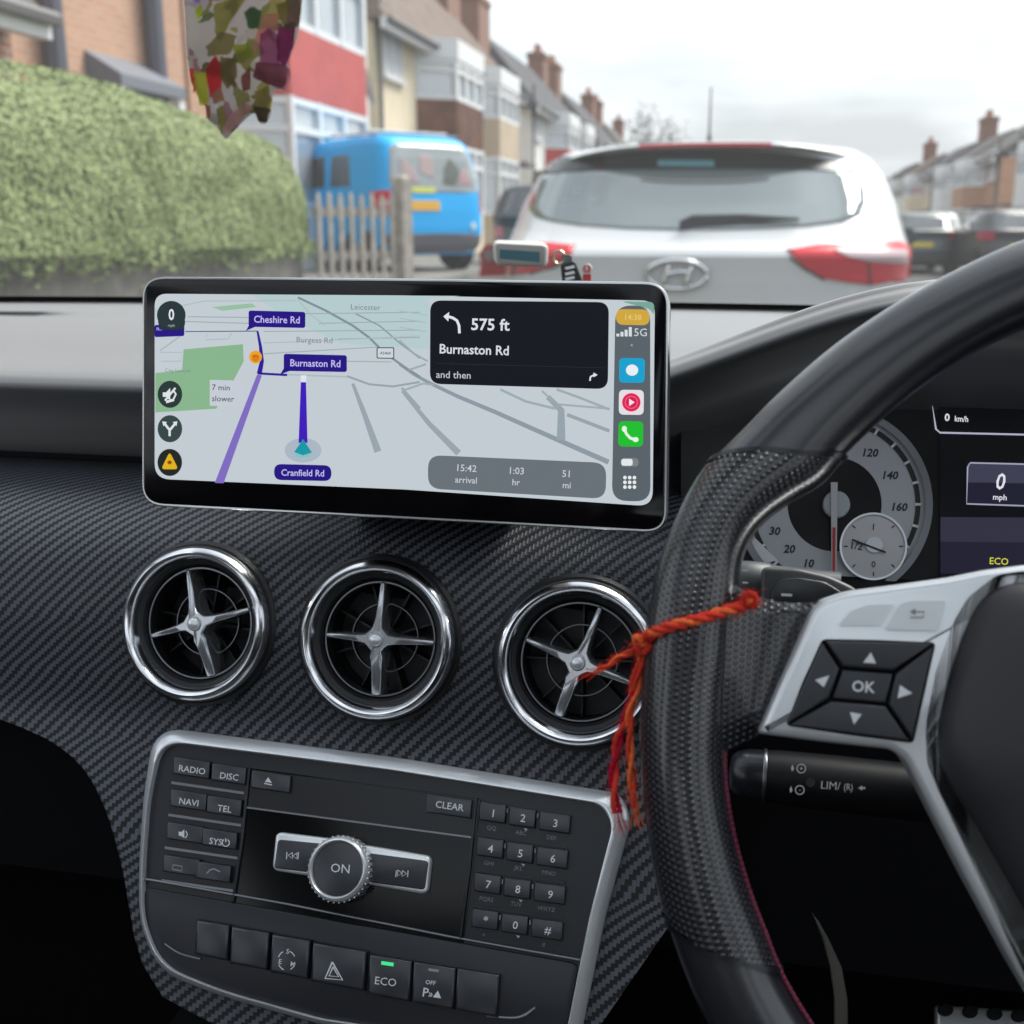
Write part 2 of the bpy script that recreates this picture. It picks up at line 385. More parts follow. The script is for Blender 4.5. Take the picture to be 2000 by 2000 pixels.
for sx in (-1, 1):                            # front seats behind the lens
    b = MB(); x = CX+sx*.34
    b.loops([[(x-.24, -.10, .42), (x+.24, -.10, .42), (x+.24, -.58, .40), (x-.24, -.58, .40)], [(x-.25, -.08, .55), (x+.25, -.08, .55), (x+.25, -.60, .52), (x-.25, -.60, .52)]])
    b.loops([[(x-.24, -.50, .5), (x+.24, -.50, .5), (x+.24, -.64, .5), (x-.24, -.64, .5)], [(x-.22, -.68, 1.08), (x+.22, -.68, 1.08), (x+.22, -.78, 1.08), (x-.22, -.78, 1.08)]])
    b.loops([[(x-.13, -.69, 1.12), (x+.13, -.69, 1.12), (x+.13, -.79, 1.12), (x-.13, -.79, 1.12)], [(x-.11, -.71, 1.28), (x+.11, -.71, 1.28), (x+.11, -.78, 1.28), (x-.11, -.78, 1.28)]])
    b.build('seat', fabric_dark, cabin, 30)
# windscreen
WS0, WS1 = Vector((0, 1.04, 1.045)), Vector((0, .20, 1.425))
def ws(x, t): 
    c = -.10*((x-CX)/.8)**2
    p = WS0.lerp(WS1, t); return Vector((CX+(x-CX)*(1-.16*t), p.y+c*(1-t*.4), p.z))
glass = bpy.data.materials.new('windscreen_glass'); glass.use_nodes = True; t_ = glass.node_tree; t_.nodes.clear()
o_ = t_.nodes.new('ShaderNodeOutputMaterial'); tr_ = t_.nodes.new('ShaderNodeBsdfTransparent'); tr_.inputs[0].default_value = (.95, .97, .965, 1)
tl_ = t_.nodes.new('ShaderNodeBsdfTranslucent'); tl_.inputs[0].default_value = (.9, .92, .92, 1)
gl_ = t_.nodes.new('ShaderNodeBsdfGlossy'); gl_.inputs['Roughness'].default_value = .0
m1_ = t_.nodes.new('ShaderNodeMixShader'); m1_.inputs[0].default_value = .022; m2_ = t_.nodes.new('ShaderNodeMixShader'); m2_.inputs[0].default_value = .06
for a_, b_ in ((tr_.outputs[0], m1_.inputs[1]), (tl_.outputs[0], m1_.inputs[2]), (m1_.outputs[0], m2_.inputs[1]), (gl_.outputs[0], m2_.inputs[2]), (m2_.outputs[0], o_.inputs[0])): t_.links.new(a_, b_)
roof_piece('added_roof_glass', CX-.42, CX+.42, -.80, .02, glass, .004)  # unseen glass opening, added overhead to brighten the silver trim and keys
xs = [CX-.80+1.6*i/24 for i in range(25)]
grid_mesh('windscreen', [[ws(x, t/8) for x in xs] for t in range(9)], glass, cabin)
grid_mesh('windscreen_seal', [[ws(x, t)+Vector((0, -.006, -.004)) for x in xs] for t in (-.05, .008, .030)], mat('black_frit', (.003, .003, .003), .6), cabin)
# bonnet and wings outside, below the line of sight
bon = mat('own_bonnet_paint', (.03, .03, .035), .25, coat=.6)
grid_mesh('bonnet', [[Vector((CX+u*.78, y, z-.05*u*u)) for u in [i/8-1 for i in range(17)]] for y, z in ((1.02, .99), (1.2, .985), (1.5, .955), (1.8, .90), (2.0, .83), (2.08, .70), (2.1, .35))], bon, cabin)

# ------------------------------------------------------------------ dashboard
dash = empty('dashboard', (CX, .6, .8), 0, 'black dashboard with carbon-look trim and three round chrome air vents', 'dashboard')
RAD = Plane(740, 1650, .58, 32, 0)           # face of the audio console
RL = math.tan(R(32))
# profile (Y,z) of the central trim, extruded along X
PROF = [(.70, .962), (.625, .968), (.602, .966), (.578, .961), (.560, .951), (.547, .936), (.540, .918), (.534, .900), (.528, .870), (.524, .850), (.518, .8375), (.504, .815), (.491, .7945), (.456, .7385), (.4166, .675), (.377, .611)]
def prof_hit(px, py, off=0):
    d = ray(px, py); best = None
    for (y0, z0), (y1, z1) in zip(PROF, PROF[1:]):
        ny, nz = -abs(z0-z1), abs(y0-y1); l = math.hypot(ny, nz); ny /= l; nz /= l
        den = d.y*ny+d.z*nz
        if abs(den) < 1e-9: continue
        t = ((y0-0)*ny+(z0-CAM.z)*nz+off)/den; P = CAM+d*t
        s = ((P.y-y0)*(y1-y0)+(P.z-z0)*(z1-z0))/((y1-y0)**2+(z1-z0)**2)
        if -.02 <= s <= 1.02 and t > 0 and (best is None or t < best[0]): best = (t, P)
    return best[1] if best else CAM+d*.6
SL = [0]
for (y0, z0), (y1, z1) in zip(PROF, PROF[1:]): SL.append(SL[-1]+math.hypot(y1-y0, z1-z0))
# left lower border of the trim (photo px) -> world x per profile station
border = [(-260, 1330), (-60, 1385), (40, 1420), (110, 1455), (165, 1505), (205, 1580), (235, 1680), (250, 1760), (262, 1830), (285, 1900), (320, 1950), (380, 1990), (500, 2040), (700, 2090)]
bw = [prof_hit(p.x, p.y) for p in spline([Vector((*p, 0)) for p in border], 6)]
def left_x(y, z):                              # world x of the border at this height (None above it)
    for a, b_ in zip(bw, bw[1:]):
        if (a.z-z)*(b_.z-z) <= 0 and a.z != b_.z: return a.x+(b_.x-a.x)*(z-a.z)/(b_.z-a.z)
    return bw[-1].x if z < bw[-1].z else None
ztop = bw[0].z
rows, uvs = [], []
st = []
for k in range(len(PROF)-1):
    n = 5
    for i in range(n): 
        t = i/n; st.append((PROF[k][0]+(PROF[k+1][0]-PROF[k][0])*t, PROF[k][1]+(PROF[k+1][1]-PROF[k][1])*t, SL[k]+(SL[k+1]-SL[k])*t))
st = [(sum(q[0] for q in st[max(0, i-2):i+3])/len(st[max(0, i-2):i+3]), sum(q[1] for q in st[max(0, i-2):i+3])/len(st[max(0, i-2):i+3]), s[2]) for i, s in enumerate(st)]
NXC = 240; XR = -.012
for y, z, s in st:
    lx = left_x(y, z) if z < ztop else None
    if lx is None: lx = -.95
    lx = max(lx, -.95); row, uvr = [], []
    for c in range(4, 0, -1): row.append(Vector((lx-.006*(1 if c > 1 else .7), y+.004*c*c+.006, z-.004*c))); uvr.append((lx-.004*c, s))
    for i in range(NXC+1):
        xr = XR if z > .79 else XR+(z-.79)*.72
        x = lx+(xr-lx)*i/NXC; row.append(Vector((x, y, z))); uvr.append((x, s))
    rows.append(row); uvs.append(uvr)
VENTS = ((388, 1217, 18), (740, 1248, 0), (1131, 1293, -18)); VC = [prof_hit(a, c) for a, c, _ in VENTS]
trim = grid_mesh('trim_panel', rows, carbon, dash, uvs, skip=lambda c: any((c-q).length < .0415 for q in VC))
# black lower dash behind the trim / footwells
MB().box(-.98, .57, .705, .56, .61, .93).build('lower_panel', matte_dark, dash)
MB().box(CX-.13, .40, .22, CX+.10, .72, .66).build('centre_tunnel', matte_dark, dash)
# upper pad with the hood over the instruments
def sm(a, b_, x): x = max(0, min(1, (x-a)/(b_-a))); return x*x*(3-2*x)
def pad_prof(x):
    bmp = sm(-.11, .11, x)*(1-sm(.24, .42, x)); b2 = sm(.0, .14, x)*(1-sm(.24, .42, x))
    yf, zf = .606-.040*bmp, 1.0235+.0635*bmp
    base = [(1.02, 1.046), (.95, 1.0455), (.85, 1.043+.012*b2), (.76, 1.037+.012*bmp+.022*b2), (.70, 1.031+.026*bmp+.03*b2), (yf+.030, zf+.0068), (yf+.012, zf+.0052), (yf+.004, zf+.0022), (yf+.001, zf-.0035)]
    N = [(.616, 1.006), (.638, .989), (.657, .973), (.668, .957), (.68, .94)]
    H = [(.592, 1.066), (.620, 1.050), (.650, 1.00), (.650, .85), (.64, .70)]
    return base+[(a[0]*(1-bmp)+b_[0]*bmp, a[1]*(1-bmp)+b_[1]*bmp) for a, b_ in zip(N, H)]
xs = [-.97+1.54*i/110 for i in range(111)]
def crv(pts): return [(p.x, p.y) for p in spline([Vector((*q, 0)) for q in pts], 4)]
def back(x): return -.10*((x-CX)/.8)**2
grid_mesh('upper_pad', [list(r) for r in zip(*[[Vector((x, y+(back(x) if y > .9 else 0), z)) for y, z in crv(pad_prof(x))] for x in xs])], pad_mat, dash)
MB().tube([(x, .655, .9665) for x in xs[:65]], .0035, 6).build('trim_seam', matte_dark, dash)

# air vents
def vent(px, py, rot):
    o = prof_hit(px, py); ln = R(17); n = Vector((0, -math.cos(ln), math.sin(ln))); u = Vector((1, 0, 0)); v = n.cross(u)
    c = o-n*.002; K = .905
    def la(pr, nn=72): return MB().lathe([(r*K, h) for r, h in pr], c, n, u, nn)
    hs = la([(.0510, -.004), (.0515, .002), (.0495, .0035), (.046, .002)])
    hs.lathe([(r*K, h) for r, h in [(.0390, .004), (.0372, .0035), (.0358, .0015), (.0354, -.001), (.0350, -.028), (0.0005, -.030)]], c, n, u, 72)
    p = hs.build('air_vent', mat('vent_black', (.010, .011, .014), .45), dash, 40)
    la([(.0478, .0005), (.0483, .004), (.0478, .0080), (.0460, .0112), (.0436, .0125), (.0415, .0112), (.0402, .0080), (.0394, .0040)], 96).build('chrome_ring', chrome, p, 60)
    la([(.0394, .0045), (.0384, .0030), (.0368, .0012), (.0357, -.0008)]).build('ring_step', mat('vent_step_grey', (.07, .075, .085), .4), p, 60)
    la([(.0352, -.001), (.0347, .0006), (.0338, .0006), (.0333, -.001), (.0333, -.006)]).build('inner_ring', silver_dark, p, 60)
    la([(.0205, -.012), (.0207, -.009), (.0212, -.009), (.0214, -.012)], 48).build('flow_ring', silver_dark, p, 60)
    for k in range(8):
        a = R(k*45+rot+20); q = MB(); d = u*math.cos(a)+v*math.sin(a); w = n.cross(d)
        q.loops([[c+d*r*K+w*s*.0005+n*h for s, h in ((-1, -.026), (1, -.026), (1, -.013), (-1, -.013))] for r in (.006, .034)]); q.build('vane', MATS['vent_black'], p, 0)
    star = []
    for a in (0, 90, 180, 270):
        a0 = R(a+rot); wt, w2 = (.0017, .0024) if a != 270 else (.0032, .0038)
        for r, s in ((.0105, -w2*1.15), (.014, -w2), (.020, -w2*.9), (.0335, -wt), (.0345, -wt*.5), (.0345, wt*.5), (.0335, wt), (.020, w2*.9), (.014, w2), (.0105, w2*1.15)):
            star.append((K*(r*math.cos(a0)-s*math.sin(a0)), K*(r*math.sin(a0)+s*math.cos(a0))))
        for da in (-20, 0, 20): am = R(a+45+rot+da); rr_ = .0074 if da == 0 else .0080; star.append((K*rr_*math.cos(am), K*rr_*math.sin(am)))
    def ht(x, y): r = math.hypot(x, y)/K; return .0005+.0075*max(0, 1-r/.030)**1.3
    b = MB(); ls = []
    for d, k in ((0, -.014), (0, .0), (.0004, .0008), (.0009, .0012)):
        q = inset(star, d) if d else star; ls.append([c+u*x+v*y+n*(ht(x, y)+k) for x, y in q])
    b.loops(ls, True, True); b.build('cross_spoke', mat('spoke_silver', (.62, .64, .68), .22, metal=.85), p, 40)
    MB().lathe([(.0001, .0105), (.0020, .0102), (.0034, .0092), (.0043, .0070), (.0046, -.004)], c, n, u, 32).build('hub', silver, p, 60)
for px, py, rot in VENTS: vent(px, py, rot)

# ------------------------------------------------------------------ audio console
con = empty('audio_console', RAD.at(740, 1980), 0, 'silver-framed audio console with number keypad, rotary knob and switch row', 'car radio')
def rp(n_, pts, h0, h1, m, parent=None, bev=0, r=0, **k): return plate(n_, RAD, pts, h0, h1, m, parent or con, bev, r, **k)
outer = [(292, 1416), (760, 1476), (1212, 1548), (1232, 1600), (1180, 1790), (1120, 2080), (620, 2004), (420, 1948), (300, 1900), (262, 1800), (262, 1690), (270, 1560)]
o2 = rounded(outer, [60, 10, 62, 60, 30, 40, 20, 60, 60, 40, 40, 40], 8)
inn = [(312, 1447), (760, 1504), (1175, 1571), (1196, 1612), (1150, 1790), (1096, 2062), (622, 1990), (424, 1934), (312, 1886), (276, 1796), (277, 1690), (287, 1560)]
i2 = rounded(inn, [48, 10, 46, 50, 30, 40, 20, 56, 56, 40, 40, 40], 8)
b = MB(); 
def lo(p, h): return [RAD.pt(*RAD.uv(x, y, .006), h) for x, y in p]
def lerp(a, c, t): return [(x0+(x1-x0)*t, y0+(y1-y0)*t) for (x0, y0), (x1, y1) in zip(a, c)]
b.loops([lo(o2, -.012), lo(o2, -.0006), lo(lerp(o2, i2, .08), .0012), lo(lerp(o2, i2, .42), .0032), lo(lerp(o2, i2, .74), .0050), lo(lerp(o2, i2, .9), .0056), lo(lerp(o2, i2, .97), .0052), lo(i2, .0040), lo(i2, -.004)], False, False)
b.build('frame', silver, con, 60)
rp('face_plate', i2, -.006, .0012, panel_grey)
rp('storage_panel', [(281, 1732), (1130, 1882), (1097, 2058), (622, 1988), (424, 1932), (314, 1884), (279, 1800)], .0012, .0026, panel_grey, bev=.0008, r=18)
rp('divider', strip_px([(280, 1716), (560, 1766), (880, 1830), (1135, 1876)], 5), .0012, .0034, silver_dark, bev=.0004)
rp('display_recess', [(488, 1500), (940, 1560), (905, 1842), (458, 1762)], .0012, .0018, gloss_black)
rp('disc_slot', [(492, 1503), (938, 1563), (928, 1634), (484, 1575)], .0018, .0024, mat('slot_black', (.006, .0065, .009), .3))
rp('slot_edge', strip_px([(482, 1577), (700, 1606), (925, 1636)], 3.5), .0018, .0032, silver_dark)
rp('side_rail', strip_px([(486, 1500), (472, 1640), (454, 1762)], 6), .0012, .0034, panel_grey, bev=.0005)
rp('side_rail', strip_px([(930, 1558), (916, 1700), (898, 1838)], 6), .0012, .0034, panel_grey, bev=.0005)
# key matrix: quads given by left-edge/right-edge anchor px
def quad(x, y, w, h, sl=.145, lean=-.08): return [(x, y), (x+w, y+w*sl), (x+w+h*lean, y+w*sl+h), (x+h*lean, y+h)]
TA = 8.2
def key(x, y, w, h, s=None, cap=12, dy=.42, m=print_w, dx=0, sub=None, base=True):
    k = rp('key', quad(x, y, w, h), .0012, .0046, key_grey, bev=.0007)
    if s: text('key_legend', s, on(RAD, .00475), x+w*.5+dx, y+w*.07+h*dy, cap, m, k, ang=TA, bold=.006)
    if sub: text('key_sublegend', sub, on(RAD, .00475), x+w*.5-3, y+w*.07+h*.84, 6.5, m, k, ang=TA, bold=.0)
    return k
lk = [((340, 1478), (414, 1490), 'RADIO', 'DISC'), ((334, 1541), (405, 1553), 'NAVI', 'TEL'), ((327, 1605), (396, 1617), None, 'SYS'), ((320, 1669), (384, 1682), None, None)]
for (a, c, s1, s2) in lk:
    key(a[0], a[1], 70, 33, s1, 12, .62); key(c[0], c[1], 67, 33, s2, 12, .66, dx=-8 if s2 == 'SYS' else 0)
    rp('key_ledge', quad(a[0]-5, a[1]+48, 142, 5), .0012, .0026, silver_dark)
def mark(pts, m=print_w, h=.00475, name='key_symbol', parent=None): return decal(name, RAD, pts, h, m, parent or con)
mark([(349, 1624), (354, 1625), (360, 1620), (360, 1637), (354, 1633), (349, 1632)]); mark(strip_px([(363, 1623), (366, 1630), (362, 1637)], 2))
for a0 in (0,): mark(strip_px(circ(441, 1646, 7, n=14, a0=-60, a1=240), 2)); mark(strip_px([(441, 1637), (441, 1645)], 2))
mark(strip_px([(338, 1689), (356, 1692), (355, 1701), (337, 1698), (338, 1689)], 2), print_g)
mark(strip_px([(404, 1706), (410, 1699), (418, 1697), (430, 1703)], 3), print_g)
k = rp('key', quad(492, 1504, 76, 34), .0018, .0046, key_grey, bev=.0007)
mark([(524, 1518), (531, 1529), (517, 1527)]); mark(strip_px([(516, 1530), (531, 1533)], 2.2))
key(834, 1550, 88, 36, 'CLEAR', 13, .5)
nk = [(938, 1565), (996, 1573), (1055, 1581)]
rowsk = [(0, 0, '1', '2', '3', 'QQ', 'ABC', 'DEF'), (-5, 69, '4', '5', '6', 'GHI', 'JKL', 'MNO'), (-10, 139, '7', '8', '9', 'PQRS', 'TUV', 'WXYZ'), (-15, 209, '*', '0', '#', '+', '', '0')]
for dx, dy, *s in rowsk:
    for i in range(3):
        x, y = nk[i][0]+dx, nk[i][1]+dy+i*1.5
        key(x, y, 51 if i < 2 else 60, 36, s[i], 15, .55)
        if s[3+i]: text('key_legend', s[3+i], on(RAD, .0014), x+22, y+52, 8, print_g, con, ang=TA, bold=0)
        if i == 1: mark([(x+27, y+43), (x+35, y+44.5), (x+31, y+49)], print_w, .0014)
        if i: rp('key_gap_light', quad(x-6, y+4, 3, 9), .0012, .003, print_g)
    rp('key_ledge', quad(nk[0][0]+dx-6, nk[0][1]+dy+62, 176, 5), .0012, .0026, panel_grey)
# knob with rocker bars
def rocker(px, legend):
    p = rp('rocker_switch', px, .0018, .0062, silver, bev=.0016, r=14)
    cx = sum(q[0] for q in px)/4; cy = sum(q[1] for q in px)/4
    q = [(cx+(x-cx)*.93+(0), cy+(y-cy)*.74+3) for x, y in px]
    plate('rocker_face', RAD, q, .0055, .0068, key_grey, p, .0006, 8)
    return p
r1 = rocker([(538, 1624), (668, 1640), (660, 1720), (530, 1700)], '')
r2 = rocker([(700, 1648), (842, 1672), (834, 1748), (694, 1724)], '')
def tri(x, y, w, h, d=1): return [(x, y), (x+w*d, y+h/2), (x, y+h)]
for x, y, d in ((571, 1665, -1), (580, 1666, -1)): mark(strip_px([(x, y), (x+d*8, y+5.5), (x, y+12), (x, y)], 1.6), print_w, .0070)
for x in (560.5, 583): mark(strip_px([(x, 1664), (x-1, 1678)], 1.8), print_w, .0070)
for x, y, d in ((777, 1699, 1), (786, 1700, 1)): mark(strip_px([(x, y), (x+d*8, y+6.5), (x-1, y+12), (x, y)], 1.6), print_w, .0070)
for x in (797, 774): mark(strip_px([(x, 1700), (x-1, 1713)], 1.8), print_w, .0070)
kc = RAD.at(667, 1697, .008); kn = MB(); rr = 55/F*.575
kn.lathe([(rr*1.10, -.007), (rr*1.12, .0), (rr*1.10, .0055), (rr*1.04, .0078), (rr*.97, .0083), (rr*.93, .0078), (rr*.905, .0062)], kc+RAD.n*0, RAD.n, RAD.u, 72)
kb = kn.build('rotary_knob', silver, con, 50)
for k in range(36):
    a = 2*math.pi*k/36; d = RAD.u*math.cos(a)+RAD.v*math.sin(a)
    MB().tube([kc+d*rr*1.115-RAD.n*.004, kc+d*rr*1.115+RAD.n*.005], .0005, 5).build('grip_rib', chrome, kb)
MB().lathe([(rr*.91, .0055), (rr*.90, .0066), (rr*.6, .0072), (.0001, .0074)], kc, RAD.n, RAD.u, 64).build('knob_cap', key_grey, kb, 60)
text('knob_legend', 'ON', on(RAD, .0156), 665, 1696, 17, print_w, kb, ang=5, bold=.004)
# lower switch row
sw = [(383, 1796, 65, 70), (451, 1809, 75, 74), (530, 1824, 76, 76), (610, 1840, 106, 78), (721, 1863, 84, 80), (807, 1877, 84, 82), (892, 1890, 84, 84)]
for i, (x, y, w, h) in enumerate(sw):
    q = [(x, y), (x+w, y+w*.17), (x+w-5, y+w*.17+h), (x-5, y+h-1)]
    s_ = rp('console_switch', q, .0026, .0068, key_grey, bev=.0016)
    if i == 4:
        decal('lamp', RAD, quad(x+24, y+14, 24, 7), .0071, glow('green_lamp', (70, 230, 150)), s_); text('legend', 'ECO', on(RAD, .0071), x+32, y+54, 15, print_w, s_, ang=7, bold=.0)
    if i == 5:
        decal('lamp', RAD, quad(x+30, y+14, 20, 5), .0071, print_g, s_); text('legend', 'OFF', on(RAD, .0071), x+34, y+42, 8, print_w, s_, ang=8, bold=.01); text('legend', 'P', on(RAD, .0071), x+24, y+61, 17, print_w, s_, ang=8, bold=.012); text('legend', '\u00bb\u25b2', on(RAD, .0071), x+43, y+65, 12, print_w, s_, ang=8)
    if i == 3:
        cx, cy = x+42, y+60
        for sc_, w_ in ((1, 3.2), (.55, 2.6)):
            T = [(cx-3*sc_, cy-21*sc_), (cx+17*sc_, cy+14*sc_), (cx-17*sc_, cy+11*sc_)]; ms = strip_px(T+[T[0]], w_); decal('warning_triangle', RAD, ms, .0071, print_w, s_)
    if i == 2:
        cx, cy = x+30, y+52
        for a in (20, 110, 200, 290): decal('symbol_arc', RAD, strip_px(circ(cx, cy, 17, 19, 8, a, a+45), 2), .0071, print_w, s_)
        for t_2, dx, dy in (('S', 2, -18), ('E', -13, 2), ('M', 12, 7)): text('legend', t_2, on(RAD, .0071), cx+dx, cy+dy, 9, print_w, s_, ang=7)
MB().tube([RAD.at(p.x, p.y, .003) for p in spline([Vector((322, 1843, 0)), Vector((352, 1862, 0)), Vector((392, 1873, 0))], 6)], .0006, 6).build('moulded_line', silver_dark, con)
MB().tube([RAD.at(p.x, p.y, .003) for p in spline([Vector((950, 1984, 0)), Vector((1010, 1987, 0)), Vector((1045, 1968, 0))], 6)], .0006, 6).build('moulded_line', silver_dark, con)
# ------------------------------------------------------------------ navigation display on the dashboard
SCR = Plane(790, 780, .563, 13)
disp = empty('navigation_display', SCR.at(790, 1015, -.02), 0, 'wide tablet-style navigation display showing a map, mounted above the vents', 'display')
HO = [(277, 539), (790, 543), (1308, 550), (1303, 1042), (790, 1014), (276, 987)]
hr = rounded(HO, [44, 0, 50, 46, 0, 44], 8)
def lo2(p, h, d=0):
    q = [SCR.uv(x, y, 0) for x, y in p]; q = inset(q, d) if d else q
    return [SCR.pt(u, v, h) for u, v in q]
b = MB(); b.loops([lo2(hr, -.013, .004), lo2(hr, -.0125), lo2(hr, -.0010), lo2(hr, .0, .0006), lo2(hr, .0, .0014)], True, False); b.build('housing', mat('display_alloy', (.62, .63, .64), .22, metal=1), disp, 40)
b = MB(); b.loops([lo2(hr, -.0008, .0014), lo2(hr, .0003, .0015), lo2(hr, .0006, .002)], True, True); b.build('bezel', gloss_black, disp, 40)
b = MB(); b.add([SCR.pt(x, y, h) for x, y, h in ((-.05, -.045, -.012), (.055, -.045, -.012), (.055, .03, -.012), (-.05, .03, -.012), (-.04, -.062, -.055), (.05, -.062, -.055), (.05, .01, -.085), (-.04, .01, -.085))], [(0,1,2,3),(4,7,6,5),(0,4,5,1),(1,5,6,2),(2,6,7,3),(3,7,4,0)])
b.build('mount_bracket', matte_dark, disp, 0)
def S5(x, y): return (260+x/3.45, 520+y/3.45)
def S6(x, y): return (780+x/3.45, 520+y/3.45)
act = rounded([S5(145, 185), (790, 577), S6(1722, 232), S6(1706, 1618), (790, 956), S5(145, 1432)], [24, 0, 26, 30, 0, 30], 7)
scr = decal('screen', SCR, act, .0009, glow('map_ground', (194, 203, 209)), disp)
L = [0]
def layer(name, pts, rgb, lvl, r=0, k=1):
    return decal(name, SCR, pts, .0009+.00012*lvl, glow('px_%d_%d_%d' % rgb, rgb), scr, r)
def stx(s_, x, y, cap, rgb, lvl=6, ang=1.6, bold=.012, left=False, wid=1): return text('screen_text', s_, on(SCR, .0009+.00012*lvl), x, y, cap, glow('px_%d_%d_%d' % rgb, rgb), scr, ang, bold, left, 0, wid)
def road(pts, w, rgb=(150, 163, 172), lvl=2, f=S5): return layer('map_road', strip_px([f(*p) for p in pts], w), rgb, lvl)
layer('map_tint', [S5(800, 190), (900, 578), S6(200, 215), S6(200, 560), S5(1400, 520), S5(1000, 330)], (180, 203, 206), 1)
layer('map_park', [S5(530, 275), S5(800, 250), S5(830, 275), S5(600, 300)], (150, 190, 160), 1)
layer('map_park', [S5(340, 560), S5(740, 525), S5(745, 640), S5(690, 745), S5(560, 960), S5(150, 985), S5(150, 720), S5(330, 700)], (135, 180, 140), 1)
G1, G2 = (158, 170, 178), (172, 184, 191)
for pts in ([(370, 340), (780, 345)], [(340, 372), (780, 385)], [(150, 300), (480, 235), (1100, 232)], [(360, 440), (840, 437)], [(880, 517), (1080, 510), (1932, 470)], [(1380, 490), (1932, 480)], [(880, 440), (1932, 430)], [(1150, 320), (1932, 310)], [(1250, 385), (1932, 370)], [(880, 590), (1640, 545)], [(1440, 640), (1740, 645)], [(340, 455), (180, 570)], [(500, 455), (490, 495), (640, 490), (665, 450)], [(180, 580), (330, 580), (320, 640), (190, 640)], [(1110, 225), (1200, 330), (1290, 395)]): road(pts, 2, G1 if len(pts) == 2 else G2)
road([(1110, 210), (1300, 300), (1480, 400), (1590, 480), (1690, 580), (1830, 680), (1932, 745)], 4.5, (128, 142, 152))
road([(1500, 320), (1660, 400), (1800, 520), (1932, 620)], 3, (140, 153, 163))
road([(1440, 740), (1590, 795), (1750, 810), (1932, 780)], 4, (150, 162, 170)); road([(880, 725), (1440, 745)], 3, G2)
road([(1480, 790), (1560, 1000), (1650, 1250)], (6, 14), (152, 164, 173)); road([(1810, 820), (1932, 960)], (5, 6), (152, 164, 173))
road([(0, 660), (100, 730), (210, 790), (400, 880), (640, 980), (1000, 1140), (1410, 1320)], (5, 10), (140, 152, 162), 2, S6)
road([(20, 840), (200, 1060), (400, 1260)], (6, 13), (152, 164, 173), 2, S6); road([(0, 500), (100, 590), (190, 640)], 4, G1, 2, S6); road([(60, 700), (180, 660)], 4, G1, 2, S6); road([(20, 840), (160, 790), (240, 800)], 4, G1, 2, S6)
road([(680, 830), (850, 910), (1050, 960)], 5, G1, 2, S6); road([(1000, 880), (1090, 970), (1090, 1170)], (10, 17), (150, 163, 172), 2, S6); road([(960, 840), (1060, 930), (1420, 960)], 4, G1, 2, S6)
road([(1130, 1000), (1415, 1110)], 7, (150, 163, 172), 2, S6); road([(1060, 830), (1200, 880), (1415, 965)], 5, G1, 2, S6)
for y in (330, 380, 440): road([(0, y-30), (180, y)], 2, G2, 2, S6)
V1, V2, V3 = (45, 20, 150), (60, 22, 185), (126, 106, 192)
layer('alternative_route', [S5(835, 730), S5(868, 735), S5(610, 1462), S5(550, 1460)], V3, 3)
layer('route_line', strip_px([S5(*p) for p in ((838, 437), (858, 540), (868, 640), (850, 725))], (4, 10)), V1, 4)
layer('route_line', strip_px([S5(840, 722), S5(1038, 733)], 4.5), V1, 4)
layer('route_line', strip_px([S5(350, 440), S5(840, 437)], 1.6), (70, 70, 130), 4)
layer('route_line', [S5(1130, 780), S5(1165, 780), S5(1175, 1190), S5(1115, 1190)], V2, 4)
layer('route_end', [S5(1128, 735), S5(1168, 735), S5(1165, 782), S5(1130, 782)], (225, 228, 236), 4)
layer('position_halo', circ(*S5(1145, 1240), 36, 24), (170, 182, 196), 3)
layer('position_arrow', [S5(1145, 1165), S5(1205, 1255), S5(1145, 1275), S5(1085, 1252)], (20, 150, 165), 5); layer('position_arrow', [S5(1082, 1256), S5(1145, 1280), S5(1205, 1258), S5(1180, 1285), S5(1110, 1288)], (110, 200, 195), 4)
def bub(x0, y0, x1, y1, s_, tail=None, r=5, cap=13):
    layer('street_label', [S5(x0, y0), S5(x1, y0+10), S5(x1, y1+8), S5(x0, y1)], (34, 14, 128), 5, r)
    if tail: layer('label_tail', [S5(*p) for p in tail], (34, 14, 128), 5)
    stx(s_, *S5((x0+x1)/2, (y0+y1)/2+6), cap, (196, 190, 240), 6, 1.2, .012, wid=.92)
bub(778, 298, 1160, 408, 'Cheshire Rd', [(790, 380), (760, 435), (830, 405)], cap=13.5)
bub(1015, 590, 1440, 705, 'Burnaston Rd', [(1020, 680), (990, 730), (1070, 700)], cap=13.5)
bub(950, 1332, 1336, 1440, 'Cranfield Rd', None, 15, cap=12.5)
layer('street_label', [S5(145, 395), S5(345, 398), S5(345, 470), S5(145, 478)], (34, 14, 128), 4, 4); stx('n..', *S5(175, 418), 8, (190, 185, 235), 5)
layer('hazard_badge', circ(*S5(825, 612), 12.5), (236, 160, 30), 6); layer('badge_mark', strip_px([S5(805, 605), S5(845, 608)], 2.4), (150, 80, 20), 7); layer('badge_mark', circ(*S5(825, 618), 7.5, n=14), (214, 128, 20), 7)
layer('info_box', [S5(516, 765), S5(742, 772), S5(742, 948), S5(516, 940)], (196, 203, 212), 5); stx('7 min', *S5(532, 815), 11, (60, 66, 74), 6, 1.5, .004, True); stx('slower', *S5(532, 890), 11, (60, 66, 74), 6, 1.5, .004, True)
stx('Leicester', *S5(1565, 275), 11, (120, 130, 140), 3, 1.5, .0); stx('Burgess Rd', *S5(1222, 497), 11, (120, 130, 140), 3, 1.5, .0); stx('City Leisure', *S5(300, 702), 7, (120, 140, 138), 3, 1, 0)
